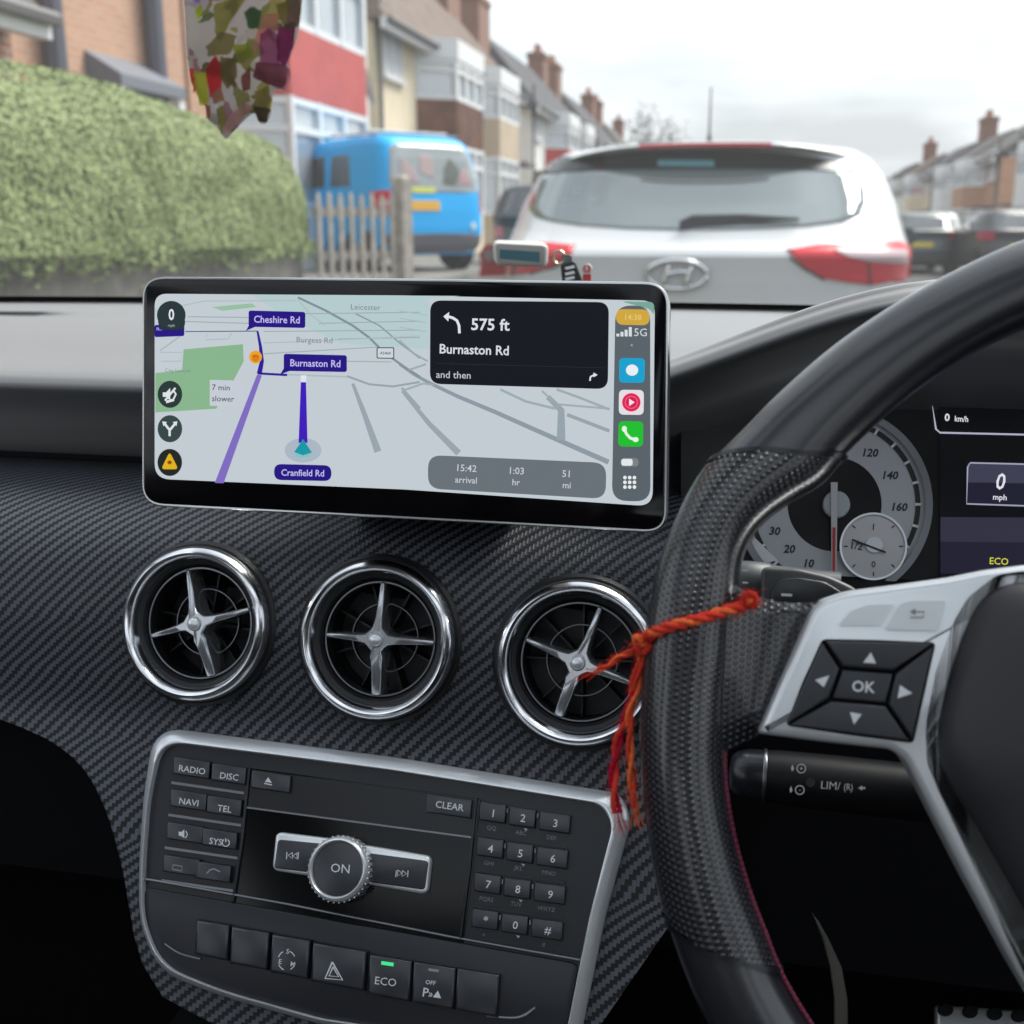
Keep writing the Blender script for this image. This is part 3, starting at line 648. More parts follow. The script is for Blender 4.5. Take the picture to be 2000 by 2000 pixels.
layer('road_shield', [S5(1640, 545), S5(1760, 545), S5(1760, 625), S5(1640, 622)], (90, 98, 106), 4, 3); layer('road_shield', [S5(1648, 553), S5(1752, 553), S5(1752, 617), S5(1648, 615)], (205, 212, 218), 5, 2); stx('A5460', *S5(1700, 585), 5.5, (70, 76, 84), 6)
# speed bubble and round buttons
layer('speed_bubble', circ(*S5(257, 330), 28, 28), (38, 52, 56), 6); layer('speed_bubble', [S5(163, 330), S5(352, 330), S5(348, 430), S5(175, 430)], (36, 48, 56), 5, 14); stx('0', *S5(258, 325), 21, (225, 230, 232), 7, 0, .02, wid=.75); stx('mph', *S5(258, 398), 5.5, (150, 160, 162), 7, 0)
for (x, y), c_ in (((248, 863), (38, 54, 54)), ((248, 1095), (52, 68, 68)), ((247, 1322), (28, 34, 30))): layer('round_button', circ(*S5(x, y), 24, 26.5), c_, 5)
WHT = (222, 228, 230)
layer('mute_symbol', [S5(200, 850), S5(222, 850), S5(250, 820), S5(250, 905), S5(222, 880), S5(200, 880)], WHT, 6); layer('mute_symbol', strip_px([S5(215, 905), S5(285, 820)], 4), WHT, 7); layer('mute_symbol', strip_px([S5(270, 835), S5(288, 862), S5(272, 895)], 3.5), WHT, 6); layer('mute_symbol', strip_px([S5(222, 915), S5(275, 900)], 5), WHT, 6)
layer('fork_symbol', strip_px([S5(246, 1145), S5(246, 1105), S5(212, 1060)], 4.5), WHT, 6); layer('fork_symbol', strip_px([S5(246, 1105), S5(284, 1060)], 4.5), WHT, 6); layer('fork_symbol', [S5(196, 1045), S5(228, 1050), S5(204, 1078)], WHT, 6); layer('fork_symbol', [S5(298, 1045), S5(266, 1050), S5(292, 1078)], WHT, 6)
layer('alert_symbol', [S5(246, 1250), S5(305, 1368), S5(188, 1368)], (222, 178, 20), 6, 8); layer('alert_symbol', circ(*S5(246, 1322), 4, n=12), (150, 70, 10), 7); layer('alert_symbol', strip_px([S5(230, 1322), S5(262, 1322)], 2), (150, 70, 10), 7)
# instruction card
layer('instruction_card', [S6(208, 230), S6(1412, 242), S6(1405, 828), S6(206, 792)], (15, 18, 28), 4, 22); layer('card_divider', strip_px([S6(250, 655), S6(1390, 685)], 1), (40, 44, 54), 5)
layer('turn_arrow', strip_px([S6(405, 452), S6(402, 400), S6(388, 366), S6(360, 348), S6(325, 338)], 5.2), WHT, 6); layer('turn_arrow', [S6(296, 338), S6(336, 308), S6(330, 372)], WHT, 6)
stx('575 ft', *S6(485, 390), 22, (220, 224, 230), 6, 1.2, .018, True); stx('Burnaston Rd', *S6(272, 555), 18, (216, 220, 226), 6, 1.6, .016, True, .95); stx('and then', *S6(248, 728), 13.5, (196, 200, 208), 6, 1.6, .004, True)
layer('next_arrow', strip_px([S6(1284, 772), S6(1288, 745), S6(1312, 732)], 3.2), WHT, 6); layer('next_arrow', [S6(1336, 732), S6(1308, 716), S6(1308, 748)], WHT, 6)
# arrival card
layer('arrival_card', [S6(194, 1272), S6(1395, 1325), S6(1390, 1568), S6(192, 1498)], (104, 112, 120), 4, 26)
for s_, x, y, c_ in (('15:42', 450, 1360, 13), ('1:03', 788, 1378, 13), ('51', 1128, 1398, 13), ('arrival', 450, 1440, 12), ('hr', 785, 1455, 12), ('mi', 1128, 1475, 12)): stx(s_, *S6(x, y), c_, (196, 202, 208), 6, 3, .008)
# side bar
layer('side_bar', [S6(1456, 265), S6(1690, 265), S6(1692, 1586), S6(1432, 1580)], (88, 98, 104), 3, 30); layer('side_bar_cap', [S6(1490, 236), S6(1720, 240), S6(1714, 330), S6(1692, 290)], (120, 165, 150), 2, 12)
layer('clock_pill', [S6(1460, 288), S6(1686, 292), S6(1686, 398), S6(1460, 394)], (206, 166, 62), 5, 15); stx('14:38', *S6(1572, 343), 11, (228, 196, 110), 6)
for i, h_ in enumerate((18, 30, 44, 62)): layer('signal_bar', [S6(1462+i*28, 472-h_), S6(1482+i*28, 472-h_), S6(1482+i*28, 474), S6(1462+i*28, 472)], (215, 220, 224), 5)
stx('5G', *S6(1626, 445), 15, (205, 210, 214), 5, 1, .004); layer('status_dot', circ(*S6(1566, 532), 2, n=8), (160, 170, 176), 5)
ic = layer('app_icon', [S6(1482, 618), S6(1656, 620), S6(1652, 786), S6(1480, 784)], (22, 160, 205), 5, 9); layer('icon_mark', circ(*S6(1568, 700), 12, 11), (232, 238, 242), 6)
layer('app_icon', [S6(1480, 832), S6(1648, 834), S6(1646, 1002), S6(1478, 1000)], (226, 222, 228), 5, 10)
for r_, c_ in ((18, (226, 30, 84)), (12.5, (240, 110, 150)), (11, (214, 24, 76))): layer('icon_disc', circ(*S6(1563, 917), r_), c_, 6+(18-r_)/4)
layer('icon_play', [S6(1548, 892), S6(1586, 917), S6(1548, 942)], (245, 225, 232), 9)
layer('app_icon', [S6(1478, 1044), S6(1644, 1046), S6(1642, 1216), S6(1474, 1214)], (30, 190, 44), 5, 10)
layer('icon_handset', strip_px([S6(1512, 1088), S6(1530, 1130), S6(1556, 1158), S6(1602, 1172)], 5.5), (228, 244, 228), 6); layer('icon_handset', circ(*S6(1516, 1096), 5, 6, 12), (228, 244, 228), 6); layer('icon_handset', circ(*S6(1592, 1168), 6, 5, 12), (228, 244, 228), 6)
layer('battery', [S6(1490, 1292), S6(1612, 1292), S6(1612, 1350), S6(1490, 1350)], (120, 130, 134), 5, 8); layer('battery_fill', [S6(1496, 1298), S6(1572, 1298), S6(1572, 1344), S6(1496, 1344)], (226, 230, 232), 6, 5)
for i in range(3):
    for j in range(3): layer('app_grid_dot', circ(*S6(1520+i*32, 1424+j*32), 3.6, n=12), (230, 234, 236), 5)

# ------------------------------------------------------------------ instrument cluster
CLU = Plane(1690, 1000, .615, 22)
clu = empty('instrument_cluster', CLU.at(1690, 1190), 0, 'instrument cluster with silver speedometer behind the steering wheel', 'instruments')
plate('cluster_panel', CLU, [(1330, 760), (2500, 700), (2500, 1330), (1330, 1330)], -.02, 0, mat('cluster_black', (.004, .0045, .007), .3, spec=.3), clu)
dial_m = mat('dial_silver', (.46, .47, .50), .45, metal=.15)
GC = (1630, 985)
def ann(name, c, r0, r1, h0, h1, m, parent, a0=0, a1=360, n=64):
    b = MB(); k = [(r1, h0), (r1, h1), (r0, h1), (r0, h0)]; ls = []
    for r_, h in k: ls.append([CLU.at(x, y, h) for x, y in circ(c[0], c[1], r_, r_, n, a0, a1)])
    ls.append(ls[0]); b.loops(ls, False, False, closed=a1-a0 >= 360)
    return b.build(name, m, parent, 40)
sp = ann('speedometer', GC, 92, 178, -.004, .0005, dial_m, clu)
ann('dial_rim', GC, 178, 192, -.004, .004, silver_dark, sp)
ann('dial_track', GC, 158, 168, 0, .0009, mat('dial_track_black', (.006, .008, .008), .5), sp)
for k in range(24):
    a = 15*k; decal('dial_tick', CLU, strip_px([(GC[0]+157*math.cos(R(a)), GC[1]+157*math.sin(R(a))), (GC[0]+170*math.cos(R(a)), GC[1]+170*math.sin(R(a)))], 5), .0012, print_w, sp)
pb = mat('dial_print', (.02, .021, .026), .6)
for s_, x, y in (('30', 1512, 1037), ('20', 1541, 1072), ('10', 1578, 1100), ('120', 1698, 884), ('140', 1737, 928), ('160', 1755, 990), ('100', 1625, 868), ('80', 1560, 890), ('60', 1513, 935)): text('dial_number', s_, on(CLU, .0007), x, y, 15, pb, sp, ang=2, bold=.03, shear=.18)
decal('dial_segment', CLU, [(1466, 1064), (1474, 1050), (1520, 1095), (1488, 1100)], .0014, print_w, sp)
plate('fuel_gauge', CLU, circ(1706, 1067, 64, 64, 48), 0, .0035, mat('fuel_silver', (.55, .54, .55), .4, metal=.1), sp, .0006)
ann('fuel_ring', (1706, 1067), 62, 66, .0, .0045, silver, sp)
for s_, x, y, c_ in (('1', 1706, 1029, 12), ('1/2', 1672, 1066, 14), ('0', 1706, 1102, 12)): text('fuel_number', s_, on(CLU, .0038), x, y, c_, pb, sp, ang=6, bold=.01)
decal('fuel_needle', CLU, strip_px([(1664, 1054), (1730, 1079)], 4), .0052, pb, sp); plate('fuel_hub', CLU, circ(1708, 1064, 17, 15, 24), .0035, .005, print_w, sp)
for a in (0, 45, 90, 135, 180, 225, 315): decal('fuel_tick', CLU, strip_px([(1706+50*math.cos(R(a)), 1067+50*math.sin(R(a))), (1706+58*math.cos(R(a)), 1067+58*math.sin(R(a)))], 2.4), .0038, pb, sp)
nd = plate('needle', CLU, [(1623, 942), (1636, 942), (1634, 1118), (1624, 1118)], .006, .0075, mat('needle_white', (.5, .5, .52), .4), sp)
decal('needle_tip', CLU, [(1626, 1030), (1632, 1030), (1631, 1117), (1626, 1117)], .0079, mat('needle_red', (.45, .03, .04), .4), nd)
plate('needle_hub', CLU, circ(1634, 985, 27, 27, 32), .002, .0055, mat('hub_grey', (.4, .43, .45), .35), sp, .001)
md = plate('info_panel', CLU, [(1835, 785), (2300, 790), (2300, 1300), (1835, 1300)], 0, .0015, mat('info_black', (.006, .006, .010), .25, spec=.3), clu)
def lit(n_, pts, rgb, h=.0018, r=0): return decal(n_, CLU, pts, h, glow('lit_%d_%d_%d' % rgb, rgb), md, r)
lit('display_band', [(1837, 1010), (2290, 1012), (2290, 1062), (1837, 1058)], (48, 48, 66)); lit('display_band', [(1837, 1058), (2290, 1062), (2290, 1120), (1837, 1120)], (32, 31, 50))
lit('display_frame', strip_px([(2050, 785), (1820, 784), (1828, 838), (1836, 845), (2050, 850)], 3.5), (175, 178, 196)); text('display_text', '0', on(CLU, .0022), 1850, 815, 14, glow('lit_text', (225, 225, 235)), md, 2, .02); text('display_text', 'km/h', on(CLU, .0022), 1878, 818, 11, glow('lit_text', (225, 225, 235)), md, 3, .012, wid=.85)
lit('speed_window', [(1890, 905), (2060, 908), (2060, 990), (1890, 984)], (30, 30, 48), .0017); lit('speed_window', [(1890, 905), (2060, 908), (2060, 945), (1890, 942)], (62, 62, 82)); lit('display_frame', strip_px([(2060, 908), (1895, 904), (1890, 912), (1888, 984), (2060, 990)], 3), (160, 162, 182), .002)
text('display_text', '0', on(CLU, .0022), 1953, 940, 31, glow('lit_text', (225, 225, 235)), md, 3, .012, shear=.15, wid=.85); text('display_text', 'mph', on(CLU, .0022), 1953, 971, 11, glow('lit_text', (225, 225, 235)), md, 3, .012)
text('display_text', 'ECO', on(CLU, .0022), 1951, 1096, 13, glow('lit_eco', (205, 205, 70)), md, 3, .01)

# ------------------------------------------------------------------ steering wheel
WHL = Plane(2324.85, 1484.02, .37697, 20)
wheel = empty('steering_wheel', WHL.pt(0, -.19), 0, 'black leather multifunction steering wheel with perforated grip and silver spoke', 'steering wheel')
def polar(px, py): u, v = WHL.uv(px, py); return math.degrees(math.atan2(v, u)) % 360, math.hypot(u, v)
OUT = [(2000, 471), (1863, 533), (1708, 621), (1553, 740), (1449, 844), (1386, 903), (1345, 966), (1316, 1033), (1285, 1110), (1267, 1214), (1258, 1335), (1255, 1501), (1268, 1615), (1306, 1801), (1372, 1975)]
INN = [(2000, 642), (1863, 714), (1749, 797), (1680, 860), (1652, 888), (1606, 945), (1540, 982), (1487, 1020), (1458, 1060), (1444, 1100), (1438, 1180), (1425, 1300), (1416, 1420), (1414, 1500), (1423, 1582), (1449, 1692), (1493, 1815), (1524, 1894), (1588, 2000)]
def table(pts): return sorted(polar(*p) for p in pts)
TO, TI = table(OUT), table(INN)
def lk_(T, th):
    if th <= T[0][0]: return T[0][1]
    if th >= T[-1][0]: return T[-1][1]
    for (a, r0), (c, r1) in zip(T, T[1:]):
        if a <= th <= c: t = (th-a)/(c-a); return r0+(r1-r0)*t
def ro(th):
    th %= 360; th = th if 90 <= th <= 270 else (180-th) % 360
    return lk_(TO, th)
def ri(th):
    th %= 360; th = th if 90 <= th <= 270 else (180-th) % 360
    return lk_(TI, th)
def rims(name, s_o, s_i, e_o, e_i, m, grow=0, n=60, uvscale=1):
    rows, uvs = [], []; NF = 32
    for k in range(n+1):
        t = k/n; row, uvr = [], []
        for j in range(NF+1):
            ph = 2*math.pi*j/NF; w = (1+math.cos(ph))/2
            th = (s_i+(s_o-s_i)*w)*(1-t)+(e_i+(e_o-e_i)*w)*t
            a0, a1 = ro(th), ri(th)
            a0 = sum(ro(th+d) for d in (-2, -1, 0, 1, 2))/5; a1 = sum(ri(th+d) for d in (-1.5, -.7, 0, .7, 1.5))/5
            rc, a = (a0+a1)/2, (a0-a1)/2+grow; bdep = .0165+grow
            c_, s_ = math.cos(ph), math.sin(ph)
            r_ = rc+a*math.copysign(abs(c_)**.85, c_); h = bdep*math.copysign(abs(s_)**.85, s_)
            row.append(WHL.pt(r_*math.cos(R(th)), r_*math.sin(R(th)), h)); uvr.append((ph*.0175, R(th)*.175))
        rows.append(row); uvs.append(uvr)
    return grid_mesh(name, rows, m, wheel, uvs)
bo = [polar(*p)[0] for p in ((1386, 903), (1640, 887), (1302, 1784), (1515, 1890))]
rims('rim', 180-bo[0], 180-bo[1], bo[0], bo[1], leather, 0, 90)
g1 = rims('grip', bo[0], bo[1], bo[2], bo[3], perf, .0007, 110)
rims('rim', bo[2], bo[3], 540-bo[2], 540-bo[3], leather, 0, 90)
rims('grip', 540-bo[2], 540-bo[3], 540-bo[0], 540-bo[1], perf, .0007, 90)
for so, si in ((bo[0], bo[1]), (bo[2], bo[3])): rims('grip_seam', so-.4, si-.4, so+.4, si+.4, plastic_sm, .0013, 2)
# inner stitched edge of the rim (dull red thread)
st_m = mat('dark_red_stitch', (.22, .03, .07), .7)
for k in range(60):
    a = 184+k*.75
    q = [WHL.pt((ri(a+d)-.0004)*math.cos(R(a+d)), (ri(a+d)-.0004)*math.sin(R(a+d)), .006) for d in (0, .28, .56)]
    MB().tube(q, .0007, 5).build('stitch', st_m, g1)
# leather spoke between grip and silver bracket
A = [(1402, 1120), (1392, 1180), (1384, 1240), (1378, 1300), (1374, 1360), (1372, 1420), (1374, 1490)]
B = [(1606, 1172), (1590, 1192), (1570, 1228), (1552, 1266), (1530, 1316), (1505, 1374), (1478, 1440)]
Mi = [(1500, 1196), (1488, 1215), (1474, 1245), (1462, 1288), (1448, 1340), (1436, 1398), (1426, 1462)]
rows, uvs = [], []
for i in range(25):
    t = i/24*6; k = min(5, int(t)); f = t-k
    def sm2(Lp): return Vector(Lp[k]).lerp(Vector(Lp[k+1]), f)
    a, c, m_ = sm2(A), sm2(B), sm2(Mi); row, uvr = [], []
    for j in range(21):
        s_ = j/20; p = a*(1-s_)**2+m_*2*s_*(1-s_)+c*s_*s_
        e = min(1, abs(i-12)/12); h = (.0165*(1-s_)**1.6+.0055*s_-.002)*(1)-.003*max(0, e-.75)*4*(.3+s_*.7)
        P = WHL.at(p.x, p.y, h); row.append(P); uvr.append(((P-WHL.o).dot(WHL.u), (P-WHL.o).dot(WHL.v)))
    rows.append(row); uvs.append(uvr)
grid_mesh('spoke_leather', rows, perf, wheel, uvs)
# silver bracket
brk = [(1478, 1434), (1516, 1346), (1552, 1265), (1585, 1191), (1606, 1170), (1653, 1154), (1754, 1141), (1855, 1127), (1922, 1113), (2010, 1102), (2060, 1110), (2060, 1140), (2000, 1133), (1956, 1139), (1905, 1178), (1878, 1225), (1845, 1319), (1826, 1420), (1829, 1487), (1852, 1542), (1888, 1600), (1950, 1705), (2010, 1810), (2080, 1930), (2040, 1990), (1990, 1905), (1898, 1736), (1828, 1600), (1797, 1538), (1770, 1487), (1740, 1465), (1620, 1452)]
sb = plate('spoke_bracket', WHL, [tuple(p[:2]) for p in rounded(brk, 12, 4)], -.012, .008, silver, wheel, .0032, seg=5)
pad = [(1606, 1248), (1716, 1250), (1828, 1255), (1806, 1353), (1784, 1452), (1660, 1436), (1535, 1417), (1566, 1336)]
pd = plate('button_well', WHL, pad, .0078, .0088, matte_dark, sb, r=10)
OKB = [(1644, 1306), (1747, 1314), (1732, 1376), (1623, 1366)]
cr4 = [(1606, 1248), (1828, 1255), (1784, 1452), (1535, 1417)]
btn = mat('button_grey', (.035, .037, .043), .42, spec=.5)
def shrink(p, k):
    cx = sum(q[0] for q in p)/len(p); cy = sum(q[1] for q in p)/len(p); 
    return inset(p, k)
arrows = {0: [(1701, 1274), (1711, 1296), (1686, 1294)], 1: [(1758, 1338), (1782, 1354), (1753, 1364)], 2: [(1660, 1391), (1683, 1395), (1668, 1415)], 3: [(1592, 1328), (1620, 1319), (1609, 1342)]}
for i in range(4):
    a, c = cr4[i], cr4[(i+1) % 4]; d, e = OKB[(i+1) % 4], OKB[i]
    kb2 = plate('arrow_button', WHL, shrink([a, c, d, e], 4), .0088, .0128, btn, sb, .0010); decal('arrow_mark', WHL, arrows[i], .0130, print_w, kb2)
ok = plate('ok_button', WHL, shrink(OKB, 2.5), .0088, .0122, btn, sb, .0008); text('ok_mark', 'OK', on(WHL, .0124), 1686, 1341, 21, print_w, ok, 4, .016)
bn = plate('menu_button', WHL, [(1638, 1222), (1660, 1194), (1694, 1182), (1746, 1180), (1722, 1222)], .0078, .0090, silver, sb, 0, 6, 20)
bk = plate('back_button', WHL, [(1729, 1230), (1756, 1182), (1778, 1174), (1848, 1173), (1834, 1232)], .0078, .0094, silver, sb, 0, 6, 20)
decal('back_mark', WHL, strip_px([(1783, 1195), (1805, 1195), (1803, 1206), (1778, 1206)], 3), .0100, print_g, bk); decal('back_mark', WHL, [(1778, 1195), (1788, 1188), (1788, 1202)], .0100, print_g, bk)
bq = [WHL.uv(x, y, .008) for x, y in rounded(brk, 12, 4)]; bq = [(-u, v) for u, v in bq]; b = MB()
b.loops([[WHL.pt(u, v, h) for u, v in (inset(bq, d) if d else bq)] for d, h in ((0, -.012), (0, .0048), (.0004, .0064), (.0016, .0076), (.0032, .008))]); b.build('spoke_bracket', silver, wheel, 40)
# airbag cover: dome whose left border is traced from the photo, mirrored about the hub axis
hl = [(2040, 1142), (1975, 1150), (1930, 1180), (1900, 1235), (1868, 1330), (1848, 1420), (1850, 1482), (1872, 1538), (1910, 1596), (1970, 1700), (2030, 1805), (2090, 1910)]
hu = [WHL.uv(x, y, .012) for x, y in hl]
sp_ = [(p.x, p.y) for p in spline([Vector((*q, 0)) for q in hu], 5)]
full = sp_+[(-u, v) for u, v in sp_[::-1]]
cxm, cym = 0, sum(v for u, v in full)/len(full); b = MB(); ls = []
for t, h in ((1.02, -.012), (1.035, .004), (1.01, .012), (.96, .0168), (.90, .0198), (.8, .0228), (.65, .0255), (.45, .0278), (.22, .0292), (.01, .0298)):
    ls.append([WHL.pt(cxm+(u-cxm)*t, cym+(v-cym)*t, h) for u, v in full])
b.loops(ls, True, True); b.build('airbag_cover', mat('airbag_vinyl', (.03, .03, .034), .52, bump=.25, bscale=900), wheel, 60)
MB().lathe([(.001, -.012), (.045, -.012), (.05, -.03), (.05, -.09), (.04, -.12)], WHL.pt(0, 0), WHL.n, WHL.u, 32).build('column_boss', plastic, wheel)
# paddle shifter behind the spoke
PAD = Plane(1560, 1150, .455, 20)
pdl = plate('shift_paddle', PAD, [(1488, 1106), (1560, 1110), (1620, 1124), (1668, 1146), (1700, 1175), (1600, 1215), (1500, 1205), (1486, 1180)], -.006, .0, mat('paddle_grey', (.05, .053, .058), .4), wheel, .002, 14)
plate('paddle_face', PAD, [(1502, 1192), (1510, 1148), (1524, 1131), (1560, 1128), (1612, 1136), (1650, 1160), (1600, 1200), (1520, 1196)], 0, .0022, plastic_sm, pdl, .0008, 10)
decal('minus_mark', PAD, [(1526, 1159), (1547, 1160), (1547, 1165), (1526, 1164)], .0026, print_w, pdl)

# ------------------------------------------------------------------ stalks
stk = empty('indicator_stalk', PAD.at(1466, 1180, -.02), 0, 'grey ribbed stalk end poking out beside the shift paddle', 'stalk')
s0 = PAD.at(1490, 1140, -.020); sx_ = Vector((-1, .05, .02)).normalized()
MB().lathe([(.0001, .0125), (.0075, .0122), (.0092, .0105), (.0094, .006), (.0094, -.002), (.0085, -.003), (.0082, -.02), (.0082, -.032)], s0, sx_, Vector((0, 0, 1)), 32).build('stalk_body', mat('stalk_grey', (.07, .078, .085), .45), stk, 50)
for y in (1112, 1136): decal('tick_mark', Plane(1457, 1120, .459, 12), [(1450, y), (1461, y+.5), (1461, y+4), (1450, y+3.5)], 0, print_w, stk)
LEV = Plane(1600, 1525, .47, 25)
lev = empty('cruise_stalk', LEV.at(1700, 1560), 0, 'black speed limiter stalk with white LIM lettering under the silver spoke', 'stalk')
c0 = LEV.at(1432, 1508, -.012); c1 = LEV.at(1900, 1560, -.012); ax = (c1-c0).normalized()
MB().lathe([(.0001, -.002), (.0066, -.0012), (.0092, .001), (.0108, .006), (.0112, .0125)], c0, ax, LEV.n, 40).build('stalk_cap', plastic_sm, lev, 60)
MB().lathe([(.0116, .0125), (.0119, .0130), (.0119, .0137), (.0116, .0142)], c0, ax, LEV.n, 40).build('cap_ring', silver_dark, lev, 60)
MB().lathe([(.0112, .0142), (.0117, .02), (.0121, .04), (.0121, .10)], c0, ax, LEV.n, 40).build('stalk_body', mat('stalk_black', (.004, .0045, .0065), .5, spec=.3), lev, 60)
TX = on(LEV, .0045)
text('legend', 'LIM/', TX, 1622, 1534, 15, print_w, lev, 4, .0); text('legend', '(R)', TX, 1657, 1537, 13, print_w, lev, 4, .004, wid=.8)
def ltd(pts): return decal('legend_mark', LEV, pts, .0045, print_w, lev)
for cx, cy, s_ in ((1565, 1501, '+'), (1562, 1543, '-')):
    ltd(strip_px(circ(cx, cy, 8.5, n=20)+[circ(cx, cy, 8.5, n=20)[0]], 2)); text('legend', s_, TX, cx, cy+(0 if s_ == '+' else -1), 8, print_w, lev, 0, .01)
    ltd([(cx-17, cy-8), (cx-14, cy+1), (cx-18, cy+6), (cx-20, cy-1)])
ltd([(1676, 1539), (1684, 1534), (1684, 1537), (1690, 1537), (1690, 1541), (1684, 1541), (1684, 1544)])
decal('legend_dot', LEV, circ(1583, 1528, 9), .0045, mat('dot_grey', (.03, .03, .033), .6), lev)

# ------------------------------------------------------------------ steering column shroud, trim blade, pedals
COLP = Plane(1800, 1650, .62, 10)
sh = empty('column_shroud', COLP.at(1800, 1900), 0, 'black steering column shroud below the wheel hub', 'column cover')
plate('shroud', COLP, [(1560, 1440), (2400, 1440), (2400, 1790), (1760, 1760), (1610, 1690), (1540, 1580)], -.10, 0, matte_dark, sh, .012, 40)
for pts in ([(1720, 1660), (1760, 1680), (1800, 1700)], [(1780, 1728), (1860, 1738), (1890, 1742)], [(1770, 1766), (1860, 1776), (1910, 1790)]): MB().tube([COLP.at(x, y, .001) for x, y in pts], .0012, 6).build('shroud_seam', mat('seam_grey', (.03, .03, .034), .5), sh)
BLD = Plane(1620, 1900, .55, 30)
bl = empty('trim_blade', BLD.at(1640, 2040), 0, 'thin curved grey trim edge in the dark footwell', 'trim')
plate('blade', BLD, [(1586, 1782), (1600, 1800), (1622, 1840), (1645, 1890), (1656, 1950), (1658, 2040), (1630, 2040), (1630, 1950), (1622, 1890), (1606, 1830)], -.004, 0, mat('blade_grey', (.07, .068, .055), .5), bl, .001)
PED = Plane(1920, 1985, .71, 40)
pe = empty('pedal', PED.at(1920, 2060), 0, 'metal pedal with black rubber studs in the driver footwell', 'pedal')
plate('pedal_plate', PED, [(1828, 1962), (2080, 1980), (2080, 2080), (1828, 2080)], -.006, 0, silver, pe, .002, 10)
for i in range(5):
    plate('stud', PED, circ(1848+i*48, 1972+i*4, 15, 13, 16), 0, .004, mat('rubber', (.012, .012, .013), .8), pe, .001)

# ------------------------------------------------------------------ red thread tied round the grip
thr = empty('red_thread', WHL.at(1250, 1250, .02), 0, 'red and orange braided thread tied round the steering wheel grip', 'thread')
tm = [mat('thread_red', lin((214, 66, 52)), 1, spec=.1), mat('thread_orange', lin((236, 112, 64)), 1, spec=.1), mat('thread_crimson', lin((176, 24, 50)), 1, spec=.1)]
def cord(pts, r, ms, twist, name='strand', rs=None):
    P = spline([Vector(p) for p in pts], 14); n = len(P); s = 0; ang = [0]
    for i in range(1, n): s += (P[i]-P[i-1]).length; ang.append(s*twist)
    for k, m in enumerate(ms):
        pn = None; q = []
        for i, p in enumerate(P):
            t = (P[min(i+1, n-1)]-P[max(0, i-1)]).normalized()
            pn = t.orthogonal().normalized() if pn is None else (pn-t*pn.dot(t)).normalized()
            w = t.cross(pn); a = ang[i]+2*math.pi*k/len(ms); q.append(p+(pn*math.cos(a)+w*math.sin(a))*r*.62)
        MB().tube(q, [r*.62*(1+.18*math.sin(i*1.7+k)) for i in range(n)], 7).build(name, m, thr)
    fr = random.Random(len(P)); fz = MB()
    for i in range(0, n, 1):
        d = Vector((fr.gauss(0, 1), fr.gauss(0, 1), fr.gauss(0, 1))).normalized(); q0 = P[i]+d*r; t = (P[min(i+1, n-1)]-P[max(0, i-1)]).normalized()
        fz.tube([q0, q0+d*.0012+t*fr.uniform(-.002, .002), q0+d*.0018+t*fr.uniform(-.004, .004)], .00009, 3)
    for k in range(10):
        d = Vector((fr.gauss(0, 1), fr.gauss(0, 1), fr.gauss(0, 1))).normalized(); t = (P[-1]-P[-2]).normalized(); fz.tube([P[-1]-t*.002+d*r*.5, P[-1]+t*.003+d*.0016, P[-1]+t*fr.uniform(.004, .008)+d*.003], .00016, 3)
    fz.build('fibre_fuzz', ms[0], thr)['kind'] = 'stuff'
def wp(x, y, h): return WHL.at(x, y, h)
cord([wp(1468, 1163, .004), wp(1452, 1180, .010), wp(1393, 1201, .0185), wp(1345, 1214, .0205), wp(1296, 1228, .0185), wp(1262, 1243, .010), wp(1248, 1258, .004)], .0018, [tm[0], tm[1], tm[0]], 420)
cord([wp(1248, 1254, .004), wp(1246, 1296, .003), wp(1237, 1345, .003), wp(1226, 1393, .004), wp(1210, 1432, .004), wp(1200, 1491, .003), wp(1198, 1539, .004), wp(1206, 1588, .004)], .0017, [tm[2], tm[0]], 260)
cord([wp(1252, 1262, .005), wp(1252, 1296, .005), wp(1243, 1345, .004), wp(1230, 1393, .006), wp(1230, 1442, .005), wp(1232, 1503, .005), wp(1236, 1551, .004), wp(1239, 1576, .004)], .0014, [tm[1], tm[0]], 260)
cord([wp(1250, 1262, .007), wp(1228, 1275, .006), wp(1211, 1281, .005), wp(1191, 1298, .005), wp(1168, 1309, .004)], .0010, [tm[0], tm[1]], 500)
cord([wp(1258, 1244, .013), wp(1248, 1250, .010), wp(1246, 1262, .009), wp(1256, 1268, .009), wp(1262, 1256, .012)], .0022, [tm[0], tm[1]], 420)
cord([wp(1455, 1172, .012), wp(1466, 1166, .012), wp(1470, 1176, .010), wp(1462, 1182, .010)], .0020, [tm[0], tm[1]], 420)

# ------------------------------------------------------------------ rear-view mirror (above the frame) and hanging pouch
mir = empty('rear_view_mirror', (CX, .36, 1.30), 0, 'rear-view mirror on the windscreen above the hanging pouch', 'mirror')
mb = MB(); pm = rounded([(-.12, -.03), (.12, -.03), (.12, .035), (-.12, .035)], .02)
mb.loops([[(CX+x*.9, .375, 1.295+z*.9) for x, z in pm], [(CX+x, .36, 1.295+z) for x, z in pm], [(CX+x, .34, 1.295+z) for x, z in pm]]); mb.build('mirror_shell', plastic, mir)
mb = MB(); mb.add([(CX+x*.95, .3395, 1.295+z*.92) for x, z in pm], [tuple(range(len(pm)))]); mb.build('mirror_glass', mat('mirror_glass', (.9, .9, .9), .02, metal=1), mir, 0)
MB().tube([(CX, .37, 1.30), (CX, .405, 1.332)], .012, 8).build('mirror_arm', plastic, mir)
POU = Plane(475, 60, .40, 0, 0)
po = empty('hanging_pouch', POU.at(475, 270), 0, 'floral printed fabric pouch hanging in front of the windscreen at the top', 'ornament')
